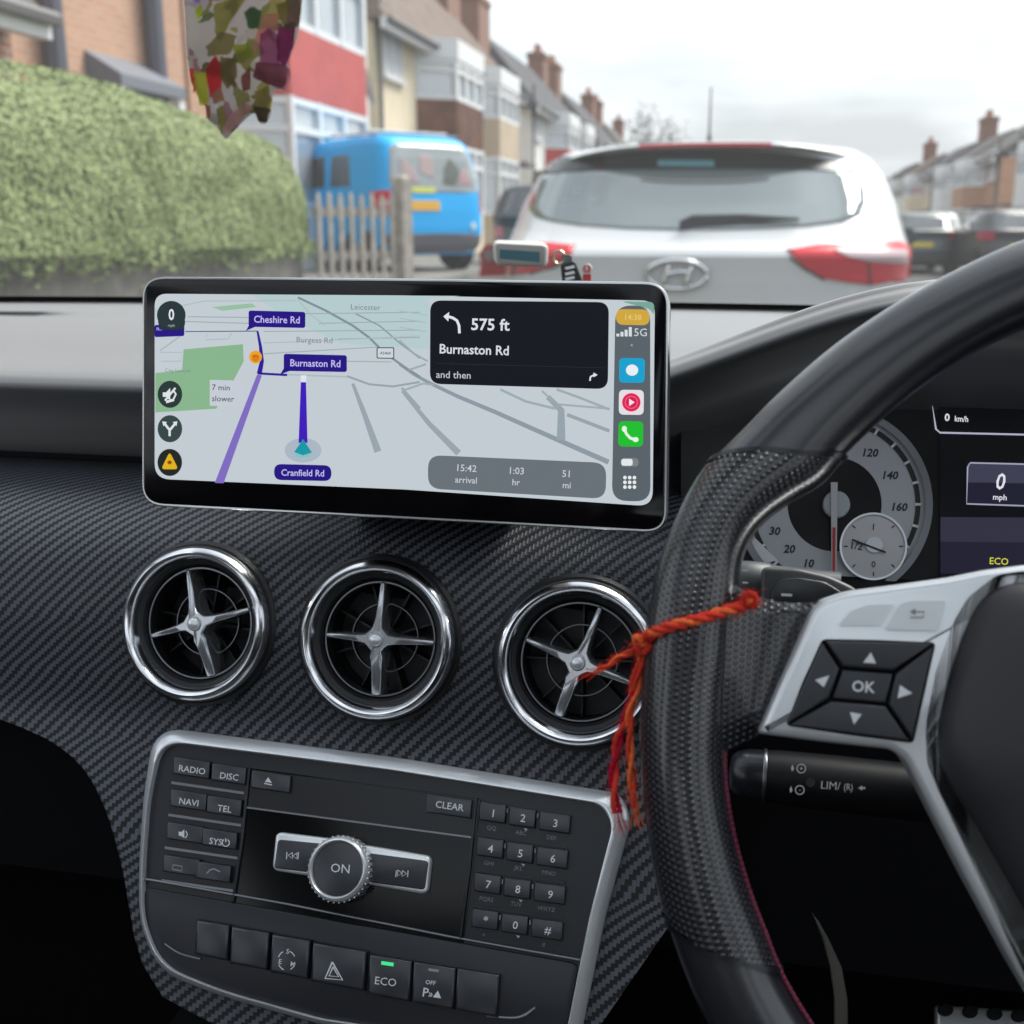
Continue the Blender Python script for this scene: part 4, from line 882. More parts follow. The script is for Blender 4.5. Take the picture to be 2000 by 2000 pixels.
ol = [(352, -60), (359, 0), (362, 60), (365, 110), (374, 158), (388, 190), (401, 208), (405, 232), (422, 246), (441, 271), (455, 258), (492, 222), (502, 230), (508, 240), (520, 240), (529, 222), (534, 180), (548, 174), (562, 160), (566, 138), (562, 122), (574, 92), (583, 60), (590, 0), (588, -60), (540, -110), (500, -130), (470, -132), (430, -128), (390, -105)]
olu = [(p.x, p.y) for p in spline([Vector((*POU.uv(*p), 0)) for p in ol], 3, True)]
cu = POU.uv(472, 60)
def segd(u, v, a, c):
    dx, dy = c[0]-a[0], c[1]-a[1]; t = max(0, min(1, ((u-a[0])*dx+(v-a[1])*dy)/max(1e-12, dx*dx+dy*dy))); return math.hypot(a[0]+dx*t-u, a[1]+dy*t-v)
def puff(u, v):                                   # thickness of the stuffed pouch (m)
    k = min(segd(u, v, olu[i-1], olu[i]) for i in range(len(olu))); return .005*(1-math.exp(-k/.006))
NR = 9
for sgn, nm in ((1, 'pouch_front'), (-1, 'pouch_back')):
    rows = []
    for k in range(NR+1):
        t = 1-k/NR; rows.append([POU.pt(cu[0]+(u-cu[0])*t, cu[1]+(v-cu[1])*t, sgn*puff(cu[0]+(u-cu[0])*t, cu[1]+(v-cu[1])*t)) for u, v in olu])
    grid_mesh(nm, rows, floral_cloth(), po, closed=True)
prnd = random.Random(5)
def patch(px, rgb, lift=.0005, name='printed_petal'):
    gx = sum(p[0] for p in px)/len(px); gy = sum(p[1] for p in px)/len(px)
    px = [(340+(gx+(x-gx)*1.12)/6.9, (gy+(y-gy)*1.12)/6.9) for x, y in px]; px = [(a[0]+(c[0]-a[0])*k/4+prnd.uniform(-1.6, 1.6), a[1]+(c[1]-a[1])*k/4+prnd.uniform(-1.6, 1.6)) for a, c in zip(px, px[1:]+px[:1]) for k in range(3)]; px = [(p.x, p.y) for p in spline([Vector((*p, 0)) for p in px], 2, True)]
    q = [POU.uv(*p) for p in px]; c = (sum(a for a, _ in q)/len(q), sum(a for _, a in q)/len(q)); b = MB(); ls = []
    for t in (1, .75, .5, .25, .02): ls.append([POU.pt(u, v, puff(u, v)+lift) for u, v in [(c[0]+(a-c[0])*t, c[1]+(d-c[1])*t) for a, d in q]])
    b.loops(ls, False, True); b.build(name, cloth('petal_%d_%d_%d' % rgb, lin(tuple(min(255, int(c*1.38)) for c in rgb))), po, 180)
PT = [([(190, 120), (300, 100), (330, 500), (200, 480)], (200, 195, 205)), ([(330, 380), (640, 300), (640, 520), (480, 640), (540, 800), (430, 980), (330, 900)], (190, 186, 190)), ([(340, 160), (420, 90), (450, 200), (380, 320)], (160, 175, 70)), ([(390, 330), (560, 180), (610, 230), (540, 310)], (110, 122, 98)),
 ([(640, 120), (900, 0), (1050, 0), (840, 330), (700, 560), (650, 420)], (140, 138, 88)), ([(520, 650), (700, 480), (900, 520), (820, 740), (560, 760)], (128, 122, 88)), ([(1030, 200), (1150, 130), (1230, 200), (1210, 380), (1090, 400)], (82, 106, 84)), ([(900, 350), (980, 350), (1030, 480), (900, 560)], (172, 166, 145)), ([(880, 640), (1080, 620), (1130, 780), (950, 860)], (140, 146, 72)),
 ([(1290, 240), (1430, 220), (1440, 420), (1250, 560), (1150, 740), (1180, 520)], (182, 135, 125)), ([(1240, 520), (1340, 440), (1460, 520), (1440, 860), (1230, 870), (1220, 700)], (146, 92, 120)), ([(1450, 440), (1640, 330), (1600, 640), (1500, 860), (1430, 800)], (128, 62, 98)), ([(1200, 880), (1500, 880), (1560, 1000), (1500, 1210), (1320, 1140), (1150, 1060)], (118, 76, 88)),
 ([(1560, 0), (1720, 0), (1680, 330), (1560, 400)], (112, 98, 88)), ([(1440, 100), (1580, 60), (1540, 400), (1480, 300)], (130, 120, 82)), ([(220, 940), (310, 960), (330, 1180), (270, 1240)], (190, 80, 70)), ([(320, 1000), (500, 1020), (500, 1360), (380, 1400), (300, 1230)], (166, 168, 70)), ([(520, 960), (630, 800), (720, 960), (700, 1160), (540, 1300)], (184, 62, 66)),
 ([(720, 820), (900, 840), (920, 1040), (800, 1200), (720, 1060)], (118, 106, 76)), ([(800, 900), (960, 870), (1130, 820), (1080, 960), (900, 980)], (176, 184, 170)), ([(560, 1280), (700, 1200), (740, 1360), (600, 1400)], (146, 108, 90)), ([(750, 1340), (920, 1100), (1000, 1250), (960, 1440), (800, 1540)], (184, 164, 156)), ([(980, 1060), (1090, 950), (1090, 1200), (1000, 1250)], (120, 82, 80)), ([(1020, 1240), (1130, 1210), (1120, 1440), (1010, 1460)], (188, 162, 160)),
 ([(1150, 1260), (1300, 1180), (1310, 1440), (1150, 1450)], (132, 122, 82)), ([(1110, 1460), (1300, 1470), (1260, 1640), (1150, 1640)], (82, 74, 62)), ([(440, 1420), (520, 1440), (530, 1540), (460, 1600)], (150, 98, 80)), ([(540, 1440), (650, 1420), (620, 1660), (500, 1640)], (198, 182, 194)), ([(640, 1500), (720, 1440), (740, 1640), (650, 1800)], (138, 134, 84)), ([(780, 1600), (980, 1400), (1060, 1480), (760, 1780), (700, 1760)], (176, 144, 138)), ([(150, 560), (230, 520), (310, 640), (310, 900), (200, 860)], (150, 136, 146)), ([(320, 0), (430, 0), (400, 60), (340, 60)], (140, 130, 176))]
for i, (px, rgb) in enumerate([q for j, q in enumerate(PT) if j not in (0, 1, 7, 19, 21, 23, 30)]): patch(px, rgb, .0001+.000015*i)
MB().tube([POU.at(470, -128, 0), Vector((CX, .36, 1.268))], .0008, 6).build('hanging_cord', mat('cord_white', (.6, .6, .58), .8), po)

# ------------------------------------------------------------------ tag reader stuck low on the windscreen, key charms
TAG = Plane(1015, 495, .885, 4, 14)
tg = empty('toll_tag', TAG.at(1015, 530, -.01), 0, 'small cream toll tag with green display stuck low on the windscreen', 'toll tag')
cream = mat('cream_plastic', (.62, .60, .55), .4)
to = rounded([(963, 471), (1072, 476), (1070, 522), (966, 518)], 13)
q = [TAG.uv(x, y, 0) for x, y in to]; b = MB()
b.loops([[TAG.pt(u*.92, v*.9+.004, -.034) for u, v in q], [TAG.pt(u, v+.002, -.02) for u, v in q], [TAG.pt(u, v, -.002) for u, v in q], [TAG.pt(u, v, 0) for u, v in inset(q, .0016)]]); b.build('tag_case', cream, tg, 50)
plate('tag_face', TAG, [(968, 475), (1065, 480), (1064, 518), (971, 514)], -.001, .0006, mat('tag_bezel', (.30, .29, .27), .4), tg, .0003, 10)
decal('tag_screen', TAG, [(976, 487), (1054, 492), (1054, 512), (976, 505)], .0009, mat('lcd_teal', lin((52, 98, 108)), .25), tg)
b = MB(); b.loops([[TAG.pt(x, y, h) for x, y in ((-.012, -.006), (.012, -.006), (.012, .008), (-.012, .008))] for h in (-.033, -.062)]); b.build('adhesive_mount', cream, tg)
CH = Plane(1110, 510, .86, 0, 0)
kc_ = empty('key_charm', CH.at(1115, 545), 0, 'black key fob tag on a metal ring hanging beside the toll tag', 'keyring')
ring = [CH.at(x, y, 0) for x, y in circ(1092, 503, 11, 13, 24)]; MB().tube(ring+[ring[0]], .0011, 6).build('ring', mat('brass_ring', (.5, .45, .33), .3, metal=1), kc_)
plate('fob', CH, [(1094, 518), (1122, 510), (1136, 548), (1136, 640), (1108, 640)], -.004, .002, mat('fob_black', (.012, .014, .014), .5), kc_, .0008, 6)
plate('clip', CH, [(1096, 496), (1116, 498), (1118, 512), (1100, 518)], -.002, .001, mat('fob_grey', (.12, .13, .13), .4), kc_, .0005, 4)
for y in (520, 531, 541): decal('fob_stripe', CH, [(1103, y+2), (1121, y-2), (1123, y+3), (1105, y+7)], .0023, print_w, kc_)
hc = empty('heart_charm', CH.at(1147, 545), 0, 'small red and white charm beside the black key fob', 'charm')
plate('charm_body', CH, circ(1146, 526, 10, 11, 20)[:], -.002, .0015, mat('charm_white', (.6, .45, .43), .5), hc, .0005)
for dx in (-4, 4): decal('charm_mark', CH, strip_px([(1146+dx, 518), (1146+dx*1.3, 526), (1146+dx*.4, 532)], 3), .0018, mat('charm_red', (.5, .05, .04), .5), hc)
plate('charm_stem', CH, [(1138, 536), (1154, 536), (1154, 640), (1138, 640)], -.002, .001, mat('charm_red', (.5, .05, .04), .5), hc)
# ================================================================== THE STREET
def flat(name, pts, z, m, label=None): 
    b = MB(); b.add([(x, y, z) for x, y in pts], [tuple(range(len(pts)))]); o = b.build(name, m, None, 0); o['kind'] = 'structure'; return o
asphalt = mat('asphalt', (.055, .055, .057), .9, bump=.3, bscale=60, var=.25, vscale=2)
paving = mat('paving', (.20, .19, .18), .9, var=.2, vscale=2)
earth = mat('front_garden_ground', (.17, .165, .15), .95, var=.3, vscale=1.5)
flat('ground', [(-900, -300), (900, -300), (900, 1800), (-900, 1800)], -.35, mat('far_ground', (.12, .13, .10), .95, var=.2, vscale=.05))
flat('road', [(-2.1, -40), (6.2, -40), (6.2, 400), (-2.1, 400)], 0, asphalt)
b = MB(); b.box(-3.35, -40, -.3, -2.1, 400, .11); b.build('pavement', paving).__setitem__('kind', 'structure')
b = MB(); b.box(6.2, -40, -.3, 8.2, 400, .11); b.build('pavement', paving).__setitem__('kind', 'structure')
b = MB(); b.box(-30, -40, -.3, -3.5, 400, .5); b.build('garden_terrace', earth).__setitem__('kind', 'structure')
b = MB(); b.box(8.2, -40, -.9, 40, 400, -.34); b.build('garden_terrace', earth).__setitem__('kind', 'structure')
for k in range(30):
    b = MB(); b.box(2.0, 3+k*6, .0, 2.1, 6+k*6, .004); b.build('lane_marking', mat('road_paint', (.7, .7, .68), .8)).__setitem__('kind', 'structure')

# ------------------------------------------------------------------ cars
pane_dark = pane_material('car_glass', (.015, .018, .02), .12)
pane_mid = pane_material('rear_glass', (.13, .165, .165), .17)
tyre_m = mat('tyre_rubber', (.012, .012, .012), .85); rim_m = mat('alloy_rim', (.45, .46, .48), .35, metal=1)
lamp_red = mat('lamp_red', (.62, .012, .028), .25, spec=.3, coat=.1); lamp_clear = mat('lamp_clear', (.55, .42, .43), .3, spec=.3)
class Body:
    def __init__(s, lv, n=4.5): s.lv = lv; s.n = n
    def p(s, z):
        L = s.lv
        if z <= L[0][0]: return L[0][1:]
        if z >= L[-1][0]: return L[-1][1:]
        for a, c in zip(L, L[1:]):
            if a[0] <= z <= c[0]: t = (z-a[0])/(c[0]-a[0]); return tuple(x+(y-x)*t for x, y in zip(a[1:], c[1:]))
    def rear(s, x, z):
        r, f, w = s.p(z); k = min(.999, abs(x)/w); return (r+f)/2-(f-r)/2*(1-k**s.n)**(1/s.n)
    def front(s, x, z):
        r, f, w = s.p(z); k = min(.999, abs(x)/w); return (r+f)/2+(f-r)/2*(1-k**s.n)**(1/s.n)
    def side(s, y, z):
        r, f, w = s.p(z); k = min(.999, abs(y-(r+f)/2)/((f-r)/2)); return w*(1-k**s.n)**(1/s.n)
def car(name, label, loc, rz, lv, paint, n=4.5, group=None, cat='car', glass=None, arch=.33, axles=(.75, 3.35), details=True):
    t = empty(name, loc, rz, label, cat, group); B = Body(lv, n); b = MB(); ls = []
    zs = []
    for a, c in zip(lv, lv[1:]): zs += [a[0]+(c[0]-a[0])*k/4 for k in range(4)]
    zs.append(lv[-1][0])
    for z in zs:
        r, f, w = B.p(z); l = []
        for k in range(72):
            a = 2*math.pi*k/72; c_, s_ = math.cos(a), math.sin(a)
            l.append((w*math.copysign(abs(c_)**(2/n), c_), (r+f)/2+(f-r)/2*math.copysign(abs(s_)**(2/n), s_), z))
        ls.append(l)
    b.loops(ls); b.build('body', paint, t, 50, keep=False)
    gl = glass or pane_dark
    def rearpatch(nm, pts, m, off=.004, parent=None, hr=True):
        pts = [(a[0]+(d[0]-a[0])*k/6, a[1]+(d[1]-a[1])*k/6) for a, d in zip(pts, pts[1:]+pts[:1]) for k in range(6)]
        c = (sum(p[0] for p in pts)/len(pts), sum(p[1] for p in pts)/len(pts)); q = MB(); l2 = []
        for k in (1, .93, .86, .78, .7, .6, .5, .4, .3, .2, .1, .02): l2.append([(c[0]+(x-c[0])*k, B.rear(c[0]+(x-c[0])*k, c[1]+(z-c[1])*k)-off, c[1]+(z-c[1])*k) for x, z in pts])
        q.loops([[(x, y+off*1.5, z) for x, y, z in l2[0]]]+l2, False, True); return q.build(nm, m, parent or t, 180, keep=False)
    def sidepatch(nm, pts, m, sx, off=.004):
        c = (sum(p[0] for p in pts)/len(pts), sum(p[1] for p in pts)/len(pts)); q = MB(); l2 = []
        for k in (1, .75, .5, .25, .02): l2.append([(sx*(B.side(c[0]+(y-c[0])*k, c[1]+(z-c[1])*k)+off), c[0]+(y-c[0])*k, c[1]+(z-c[1])*k) for y, z in pts])
        q.loops(l2, False, True); return q.build(nm, m, t, 180, keep=False)
    def frontpatch(nm, pts, m, off=.004):
        c = (sum(p[0] for p in pts)/len(pts), sum(p[1] for p in pts)/len(pts)); q = MB(); l2 = []
        for k in (1, .75, .5, .25, .02): l2.append([(c[0]+(x-c[0])*k, B.front(c[0]+(x-c[0])*k, c[1]+(z-c[1])*k)+off, c[1]+(z-c[1])*k) for x, z in pts])
        q.loops(l2, False, True); return q.build(nm, m, t, 180, keep=False)
    for ay in axles:
        for sx in (-1, 1):
            wx = B.side(ay, .4); w_ = MB(); w_.lathe([(arch*.6, -.10), (arch*.97, -.10), (arch, -.06), (arch, .06), (arch*.97, .09), (arch*.62, .09)], (sx*(wx-.075), ay, arch), (sx, 0, 0), (0, 0, 1), 28)
            wo = w_.build('wheel', tyre_m, t, 50, keep=False)
            w_ = MB(); w_.lathe([(arch*.64, .07), (arch*.6, .085), (arch*.3, .07), (.001, .08)], (sx*(wx-.075), ay, arch), (sx, 0, 0), (0, 0, 1), 20); w_.build('wheel_rim', rim_m, wo, 40, keep=False)
            q = MB(); q.lathe([(arch*1.16, -.02), (arch*1.16, .008), (arch*.9, .010)], (sx*(wx-.004), ay, arch+.02), (sx, 0, 0), (0, 0, 1), 32); q.build('wheel_arch', mat('arch_black', (.008, .008, .008), .9), t, 60, keep=False)
    return t, B, rearpatch, sidepatch, frontpatch
HATCH = [(.18, .18, 4.05, .74), (.30, .06, 4.2, .84), (.55, .0, 4.25, .885), (.70, .05, 4.2, .89), (.80, .085, 4.18, .893), (.93, .06, 3.95, .90), (1.0, .04, 3.4, .895), (1.02, .055, 3.3, .89), (1.06, .13, 3.1, .875), (1.20, .29, 2.78, .835), (1.33, .43, 2.42, .775), (1.40, .52, 2.2, .715), (1.435, .58, 2.05, .65), (1.46, .70, 1.85, .50), (1.472, .9, 1.6, .25)]
def common(c, rw, fw, sws, plate_rgb=(.75, .55, .03)):
    t, B, rp_, sp2, fp = c
    for pts in sws:
        for sx in (-1, 1): sp2('side_window', pts, pane_dark, sx)
    fp('windscreen', fw, pane_dark)
# white hatchback ahead
white = mat('white_paint', (.70, .71, .71), .22, coat=.7)
WY = 4.42; WX = -.17
wc = car('white_hatchback', 'white hatchback stopped directly ahead, filling the windscreen view', (WX, WY, 0), 0, HATCH, white, 5.5)
t, B, rp_, sp2, fp = wc
def hit(px, py):
    d = ray(px, py); Y = WY+.2
    for _ in range(40):
        P = CAM+d*((Y-CAM.y)/d.y); Y = Y*.4+.6*(WY+B.rear(P.x-WX, max(.2, min(1.45, P.z))))
    P = CAM+d*((Y-CAM.y)/d.y); return (P.x-WX, P.z)
def hp(pts): return [hit(*p) for p in pts]
rwin = [(1033, 407), (1040, 376), (1063, 332), (1077, 314), (1150, 302), (1235, 294), (1350, 291), (1466, 294), (1540, 300), (1599, 308), (1650, 320), (1676, 338), (1688, 370), (1690, 395), (1681, 419), (1645, 433), (1580, 441), (1506, 446), (1410, 449), (1319, 449), (1220, 446), (1133, 440), (1080, 432), (1048, 424)]
rp_('rear_window', hp(rwin), pane_mid, .005)
rp_('window_frit', hp([(1060, 340), (1077, 315), (1150, 303), (1235, 295), (1350, 292), (1466, 295), (1540, 301), (1599, 309), (1650, 321), (1672, 336), (1600, 331), (1466, 330), (1350, 330), (1200, 331), (1110, 334)]), mat('frit_black', (.008, .010, .011), .25), .011)
rp_('sticker', hp([(1285, 312), (1395, 313), (1395, 325), (1285, 324)]), mat('sticker_blue', (.15, .42, .50), .5), .016)
sp_b = MB(); l = []
for x, z in [(-.585+1.17*i/16, 1.442-.045*abs(-1+2*i/16)**3) for i in range(17)]:
    yb = .42+.16*abs(x/.6)**3; l.append([(x, yb, z-.006), (x, yb-.012, z+.002), (x, yb, z+.010), (x, yb+.24, z+.020), (x, yb+.24, z-.02)])
sp_b.loops(l, True, True); sp_b.build('roof_spoiler', white, t, 40, keep=False)
q = MB(); q.loops([[(x, .402+.16*abs(x/.6)**3-(.012 if k in (1, 2) else 0), 1.442-.030*abs(x/.6)**3+h) for k, h in enumerate((-.010, -.010, .004, .004))] for x in [-.27+.54*i/10 for i in range(11)]]); q.build('brake_light', lamp_red, t, 0, keep=False)
for pts, inn_ in (([(1538, 487), (1599, 477), (1700, 472), (1757, 470), (1780, 487), (1780, 515), (1778, 541), (1740, 550), (1701, 556), (1650, 550), (1608, 543), (1566, 519)], [(1627, 487), (1692, 484), (1771, 487), (1771, 515), (1692, 510), (1655, 501)]),
                  ([(936, 498), (948, 478), (1000, 471), (1077, 473), (1124, 478), (1112, 502), (1086, 519), (1035, 532), (984, 538), (936, 541)], [(950, 486), (1040, 482), (1070, 486), (1050, 502), (1000, 508), (950, 512)])):
    tl = rp_('tail_light', hp(pts), lamp_red, .012); rp_('reverse_lens', hp(inn_), lamp_clear, .018, tl)
for px_ in ([(1697, 512), (1700, 556)], [(1010, 508), (1000, 538)]):
    q = MB(); q.tube([(x, B.rear(x, z)-.016, z) for x, z in hp([(px_[0][0]+(px_[1][0]-px_[0][0])*k/4, px_[0][1]+(px_[1][1]-px_[0][1])*k/4) for k in range(5)])], .004, 6); q.build('hatch_seam', mat('seam_dark', (.06, .03, .03), .6), t, keep=False)
for pl_ in ([(1538, 487), (1545, 505), (1568, 523), (1610, 547)], [(1124, 478), (1112, 504), (1086, 521), (1035, 535)]):
    q = MB(); q.tube([(x, B.rear(x, z)-.003, z) for x, z in hp(pl_)], .004, 6); q.build('lamp_gap', mat('seam_dark', (.06, .03, .03), .6), t, keep=False)

def oval(cx, cz, rx, rz, n=28): return [(cx+rx*math.cos(2*math.pi*k/n), cz+rz*math.sin(2*math.pi*k/n)) for k in range(n)]
ex, ez = hit(1322, 536)
q = MB(); q.tube([(x, B.rear(x, z)-.012, z) for x, z in oval(ex, ez, .118, .056)]+[(ex+.118, B.rear(ex+.118, ez)-.012, ez)], .010, 8); em = q.build('emblem', chrome, t, 180, keep=False)
for a, c_ in (((-.055, -.040), (-.03, .043)), ((.035, -.043), (.06, .040)), ((-.05, -.004), (.055, .006))):
    q = MB(); q.tube([(ex+a[0]+(c_[0]-a[0])*k/4, B.rear(ex, ez)-.014, ez+a[1]+(c_[1]-a[1])*k/4+.010*math.sin(k/4*math.pi)*(1 if a[0] == -.05 else 0)) for k in range(5)], .010, 8); q.build('emblem_stroke', chrome, em, 180, keep=False)
wx0, wz0 = hit(1338, 436); wx1, wz1 = hit(1560, 428)
q = MB(); q.loops([[(x, B.rear(x, z)-.02-h, z+g) for h, g in ((0, -w), (0, w), (.014, w*.8), (.014, -w*.8))] for x, z, w in ((wx0-.02, wz0-.01, .02), (wx0+.03, wz0+.004, .028), ((wx0+wx1)/2, (wz0+wz1)/2+.012, .016), (wx1, wz1, .006))]); q.build('rear_wiper', plastic, t, 30, keep=False)
rp_('number_plate', [(-.26, .70), (.26, .70), (.26, .80), (-.26, .80)], mat('plate_yellow', (.72, .52, .03), .4), .006)
rp_('bumper', [(-.8, .30), (.8, .30), (.82, .52), (-.82, .52)], mat('bumper_black', (.02, .02, .02), .6), .008)
common(wc, None, [(-.62, 1.02), (.62, 1.02), (.5, 1.38), (-.5, 1.38)], [[(.75, 1.04), (1.7, 1.02), (1.7, 1.38), (1.0, 1.36)], [(1.76, 1.02), (2.75, 1.01), (2.3, 1.36), (1.76, 1.38)]])
an = MB(); an.tube([(.0, .98, 1.465), (.0, .98, 1.49), (.0, .96, 1.53), (.0, .92, 1.72)], [.020, .012, .005, .003], 8); an.build('aerial', plastic, t, keep=False)
for sx in (-1, 1):
    q = MB(); q.loops([[(sx*(.84+dx*k), 2.05+dy, .98+dz*k) for dx, dz in ((0, .0), (.22, .01), (.27, .06), (.24, .12), (.06, .13))] for k, dy in ((1, .0), (1.0, .06), (.8, .12))]); q.build('door_mirror', mat('mirror_dark', (.03, .035, .045), .3), t, 40, keep=False)

# blue van on the raised drive
VAN = [(.22, .08, 4.0, .74), (.35, .02, 4.1, .84), (.55, .0, 4.12, .865), (.80, .02, 4.05, .87), (1.0, .05, 3.75, .865), (1.08, .07, 3.35, .855), (1.25, .11, 3.1, .83), (1.5, .19, 2.78, .79), (1.66, .27, 2.5, .75), (1.74, .36, 2.3, .69), (1.785, .52, 2.05, .58), (1.80, .8, 1.8, .35)]
blue = mat('blue_paint', (.001, .45, .97), .45, coat=.1, spec=.25)
vp_ = CAM+ray(862, 470)*14.9
vn = car('blue_van', 'bright blue van parked on the drive behind the picket fence', (vp_.x, vp_.y, .5), R(50), VAN, blue, 8.5, cat='van')
t, B, rp_, sp2, fp = vn
pale = pane_material('van_glass', (.22, .25, .24), .18)
rw_ = rp_('rear_window', [(-.70, 1.04), (.70, 1.04), (.72, 1.2), (.63, 1.60), (.55, 1.65), (-.55, 1.65), (-.63, 1.60), (-.72, 1.2)], pale, .006)
for pts, m_ in (([(.1, 1.15), (.3, 1.13), (.42, 1.34), (.28, 1.5), (.16, 1.36)], mat('load_dark', (.10, .12, .11), .7)), ([(-.25, 1.3), (-.05, 1.22), (.0, 1.5), (-.2, 1.54)], mat('load_pale', (.40, .30, .30), .7)), ([(.35, 1.15), (.58, 1.14), (.54, 1.38), (.4, 1.3)], mat('load_pink', (.42, .28, .30), .7)), ([(-.55, 1.2), (-.3, 1.14), (-.34, 1.34), (-.5, 1.5)], mat('load_pale', (.40, .30, .30), .7))): rp_('parcel', pts, m_, .012, rw_)
rp_('sticker', [(-.42, 1.03), (-.05, 1.03), (-.05, 1.10), (-.42, 1.10)], mat('sticker_yellow', (.62, .62, .06), .5), .012)
rp_('number_plate', [(-.55, .80), (.0, .80), (.0, .93), (-.55, .93)], mat('plate_amber', (.80, .42, .02), .4), .010)
for sx in (-1, 1):
    tl = rp_('tail_light', [(sx*.70, .78), (sx*.84, .76), (sx*.85, 1.05), (sx*.72, 1.06)], lamp_red, .008); rp_('reverse_lens', [(sx*.72, .86), (sx*.83, .85), (sx*.83, .93), (sx*.73, .94)], lamp_clear, .014, tl)
rp_('bumper', [(-.82, .24), (.82, .24), (.85, .50), (-.85, .50)], mat('van_bumper', (.10, .10, .12), .6), .014)
rp_('badge', oval(.55, .60, .05, .05, 12), mat('badge_pale', (.6, .75, .8), .4), .012)
for sx in (-1, 1):
    sp2('side_window', [(2.25, 1.12), (2.85, 1.12), (2.5, 1.5), (2.25, 1.54)], pane_dark, sx); sp2('side_window', [(1.62, 1.12), (2.15, 1.12), (2.12, 1.54), (1.70, 1.54)], pane_dark, sx); sp2('side_window', [(.92, 1.12), (1.48, 1.12), (1.52, 1.54), (1.04, 1.54)], pane_dark, sx)
    q = MB(); q.tube([(sx*.62, .5, 1.80), (sx*.62, 2.1, 1.82)], .02, 6); q.build('roof_rail', mat('rail_pale', (.5, .5, .48), .5), t, keep=False)
for y in (.75, 1.7):
    q = MB(); q.tube([(-.64, y, 1.84), (.64, y, 1.84)], .022, 6); q.build('roof_bar', mat('rail_pale', (.5, .5, .48), .5), t, keep=False)
fp('windscreen', [(-.6, 1.15), (.6, 1.15), (.5, 1.6), (-.5, 1.6)], pane_dark)
# other cars
def plain_car(label, loc, rz, col, k=1.0, group='cars parked along the street', tailcol=True):
    lv = [(z*k if z > .9 else z, a, f, w) for z, a, f, w in HATCH]
    c = car('parked_car', label, loc, rz, lv, mat('paint_%.3f_%.3f_%.3f' % col, col, .35, coat=.1), group=group); t, B, rp_, sp2, fp = c
    rp_('rear_window', [(-.62, 1.06*k), (.62, 1.06*k), (.58, 1.28*k), (.46, 1.36*k), (-.46, 1.36*k), (-.58, 1.28*k)], pane_dark, .005)
    for sx in (-1, 1): rp_('tail_light', [(sx*.56, .82), (sx*.84, .80), (sx*.85, .97), (sx*.60, .98)], mat('lamp_pink', (.62, .03, .08), .25, coat=.4), .01)
    rp_('number_plate', [(-.26, .62), (.26, .62), (.26, .72), (-.26, .72)], mat('plate_yellow', (.72, .52, .03), .4), .006)
    for sx in (-1, 1): sp2('side_window', [(.85, 1.04*k), (2.7, 1.02*k), (2.3, 1.36*k), (1.05, 1.36*k)], pane_dark, sx)
    fp('windscreen', [(-.6, 1.04*k), (.6, 1.04*k), (.48, 1.38*k), (-.48, 1.38*k)], pane_dark)
plain_car('dark green-black car parked between the blue van and the white hatchback', (-3.15, 17.5, .11), 0, (.03, .04, .042), 1.12)
plain_car('grey hatchback in the road just right of the white hatchback', (4.1, 27.5, 0), 0, (.09, .105, .11), .96)
plain_car('charcoal hatchback parked furthest right, beside the steering wheel rim', (5.75, 25, 0), 0, (.05, .05, .055), .98)
plain_car('silver-grey car parked farther along the right kerb', (5.2, 33, 0), 0, (.22, .25, .27))

# ------------------------------------------------------------------ houses
red_brick = brick_material('red_brick', (.30, .13, .08), (.24, .10, .065), (.32, .28, .25)); orange_brick = brick_material('orange_brick', (.60, .32, .19), (.52, .26, .15), (.45, .38, .32))
cream_r = mat('cream_render', (.78, .68, .50), .9, var=.06, vscale=2); white_r = mat('white_render', (.82, .82, .80), .9, var=.05, vscale=2); brown_h = tile_material('brown_hung_tile', (.20, .095, .065)); red_h = mat('red_panel', (.52, .085, .075), .6, var=.1, vscale=3)
tan_r = mat('tan_render', (.52, .42, .31), .9, var=.08, vscale=2); slate = tile_material('grey_roof_tile', (.115, .105, .10)); brown_t = tile_material('brown_roof_tile', (.17, .125, .10)); dk_slate = tile_material('dark_roof_tile', (.08, .08, .09))
upvc = mat('white_frame', (.78, .79, .79), .4); win_gl = pane_material('house_glass', (.40, .43, .46), .2); curtain = mat('net_curtain', (.62, .64, .66), .9); dpipe = mat('drainpipe_dark', (.17, .165, .165), .6); door_m = mat('front_door', (.30, .06, .05), .5); pot_m = mat('chimney_pot', (.40, .20, .13), .85)
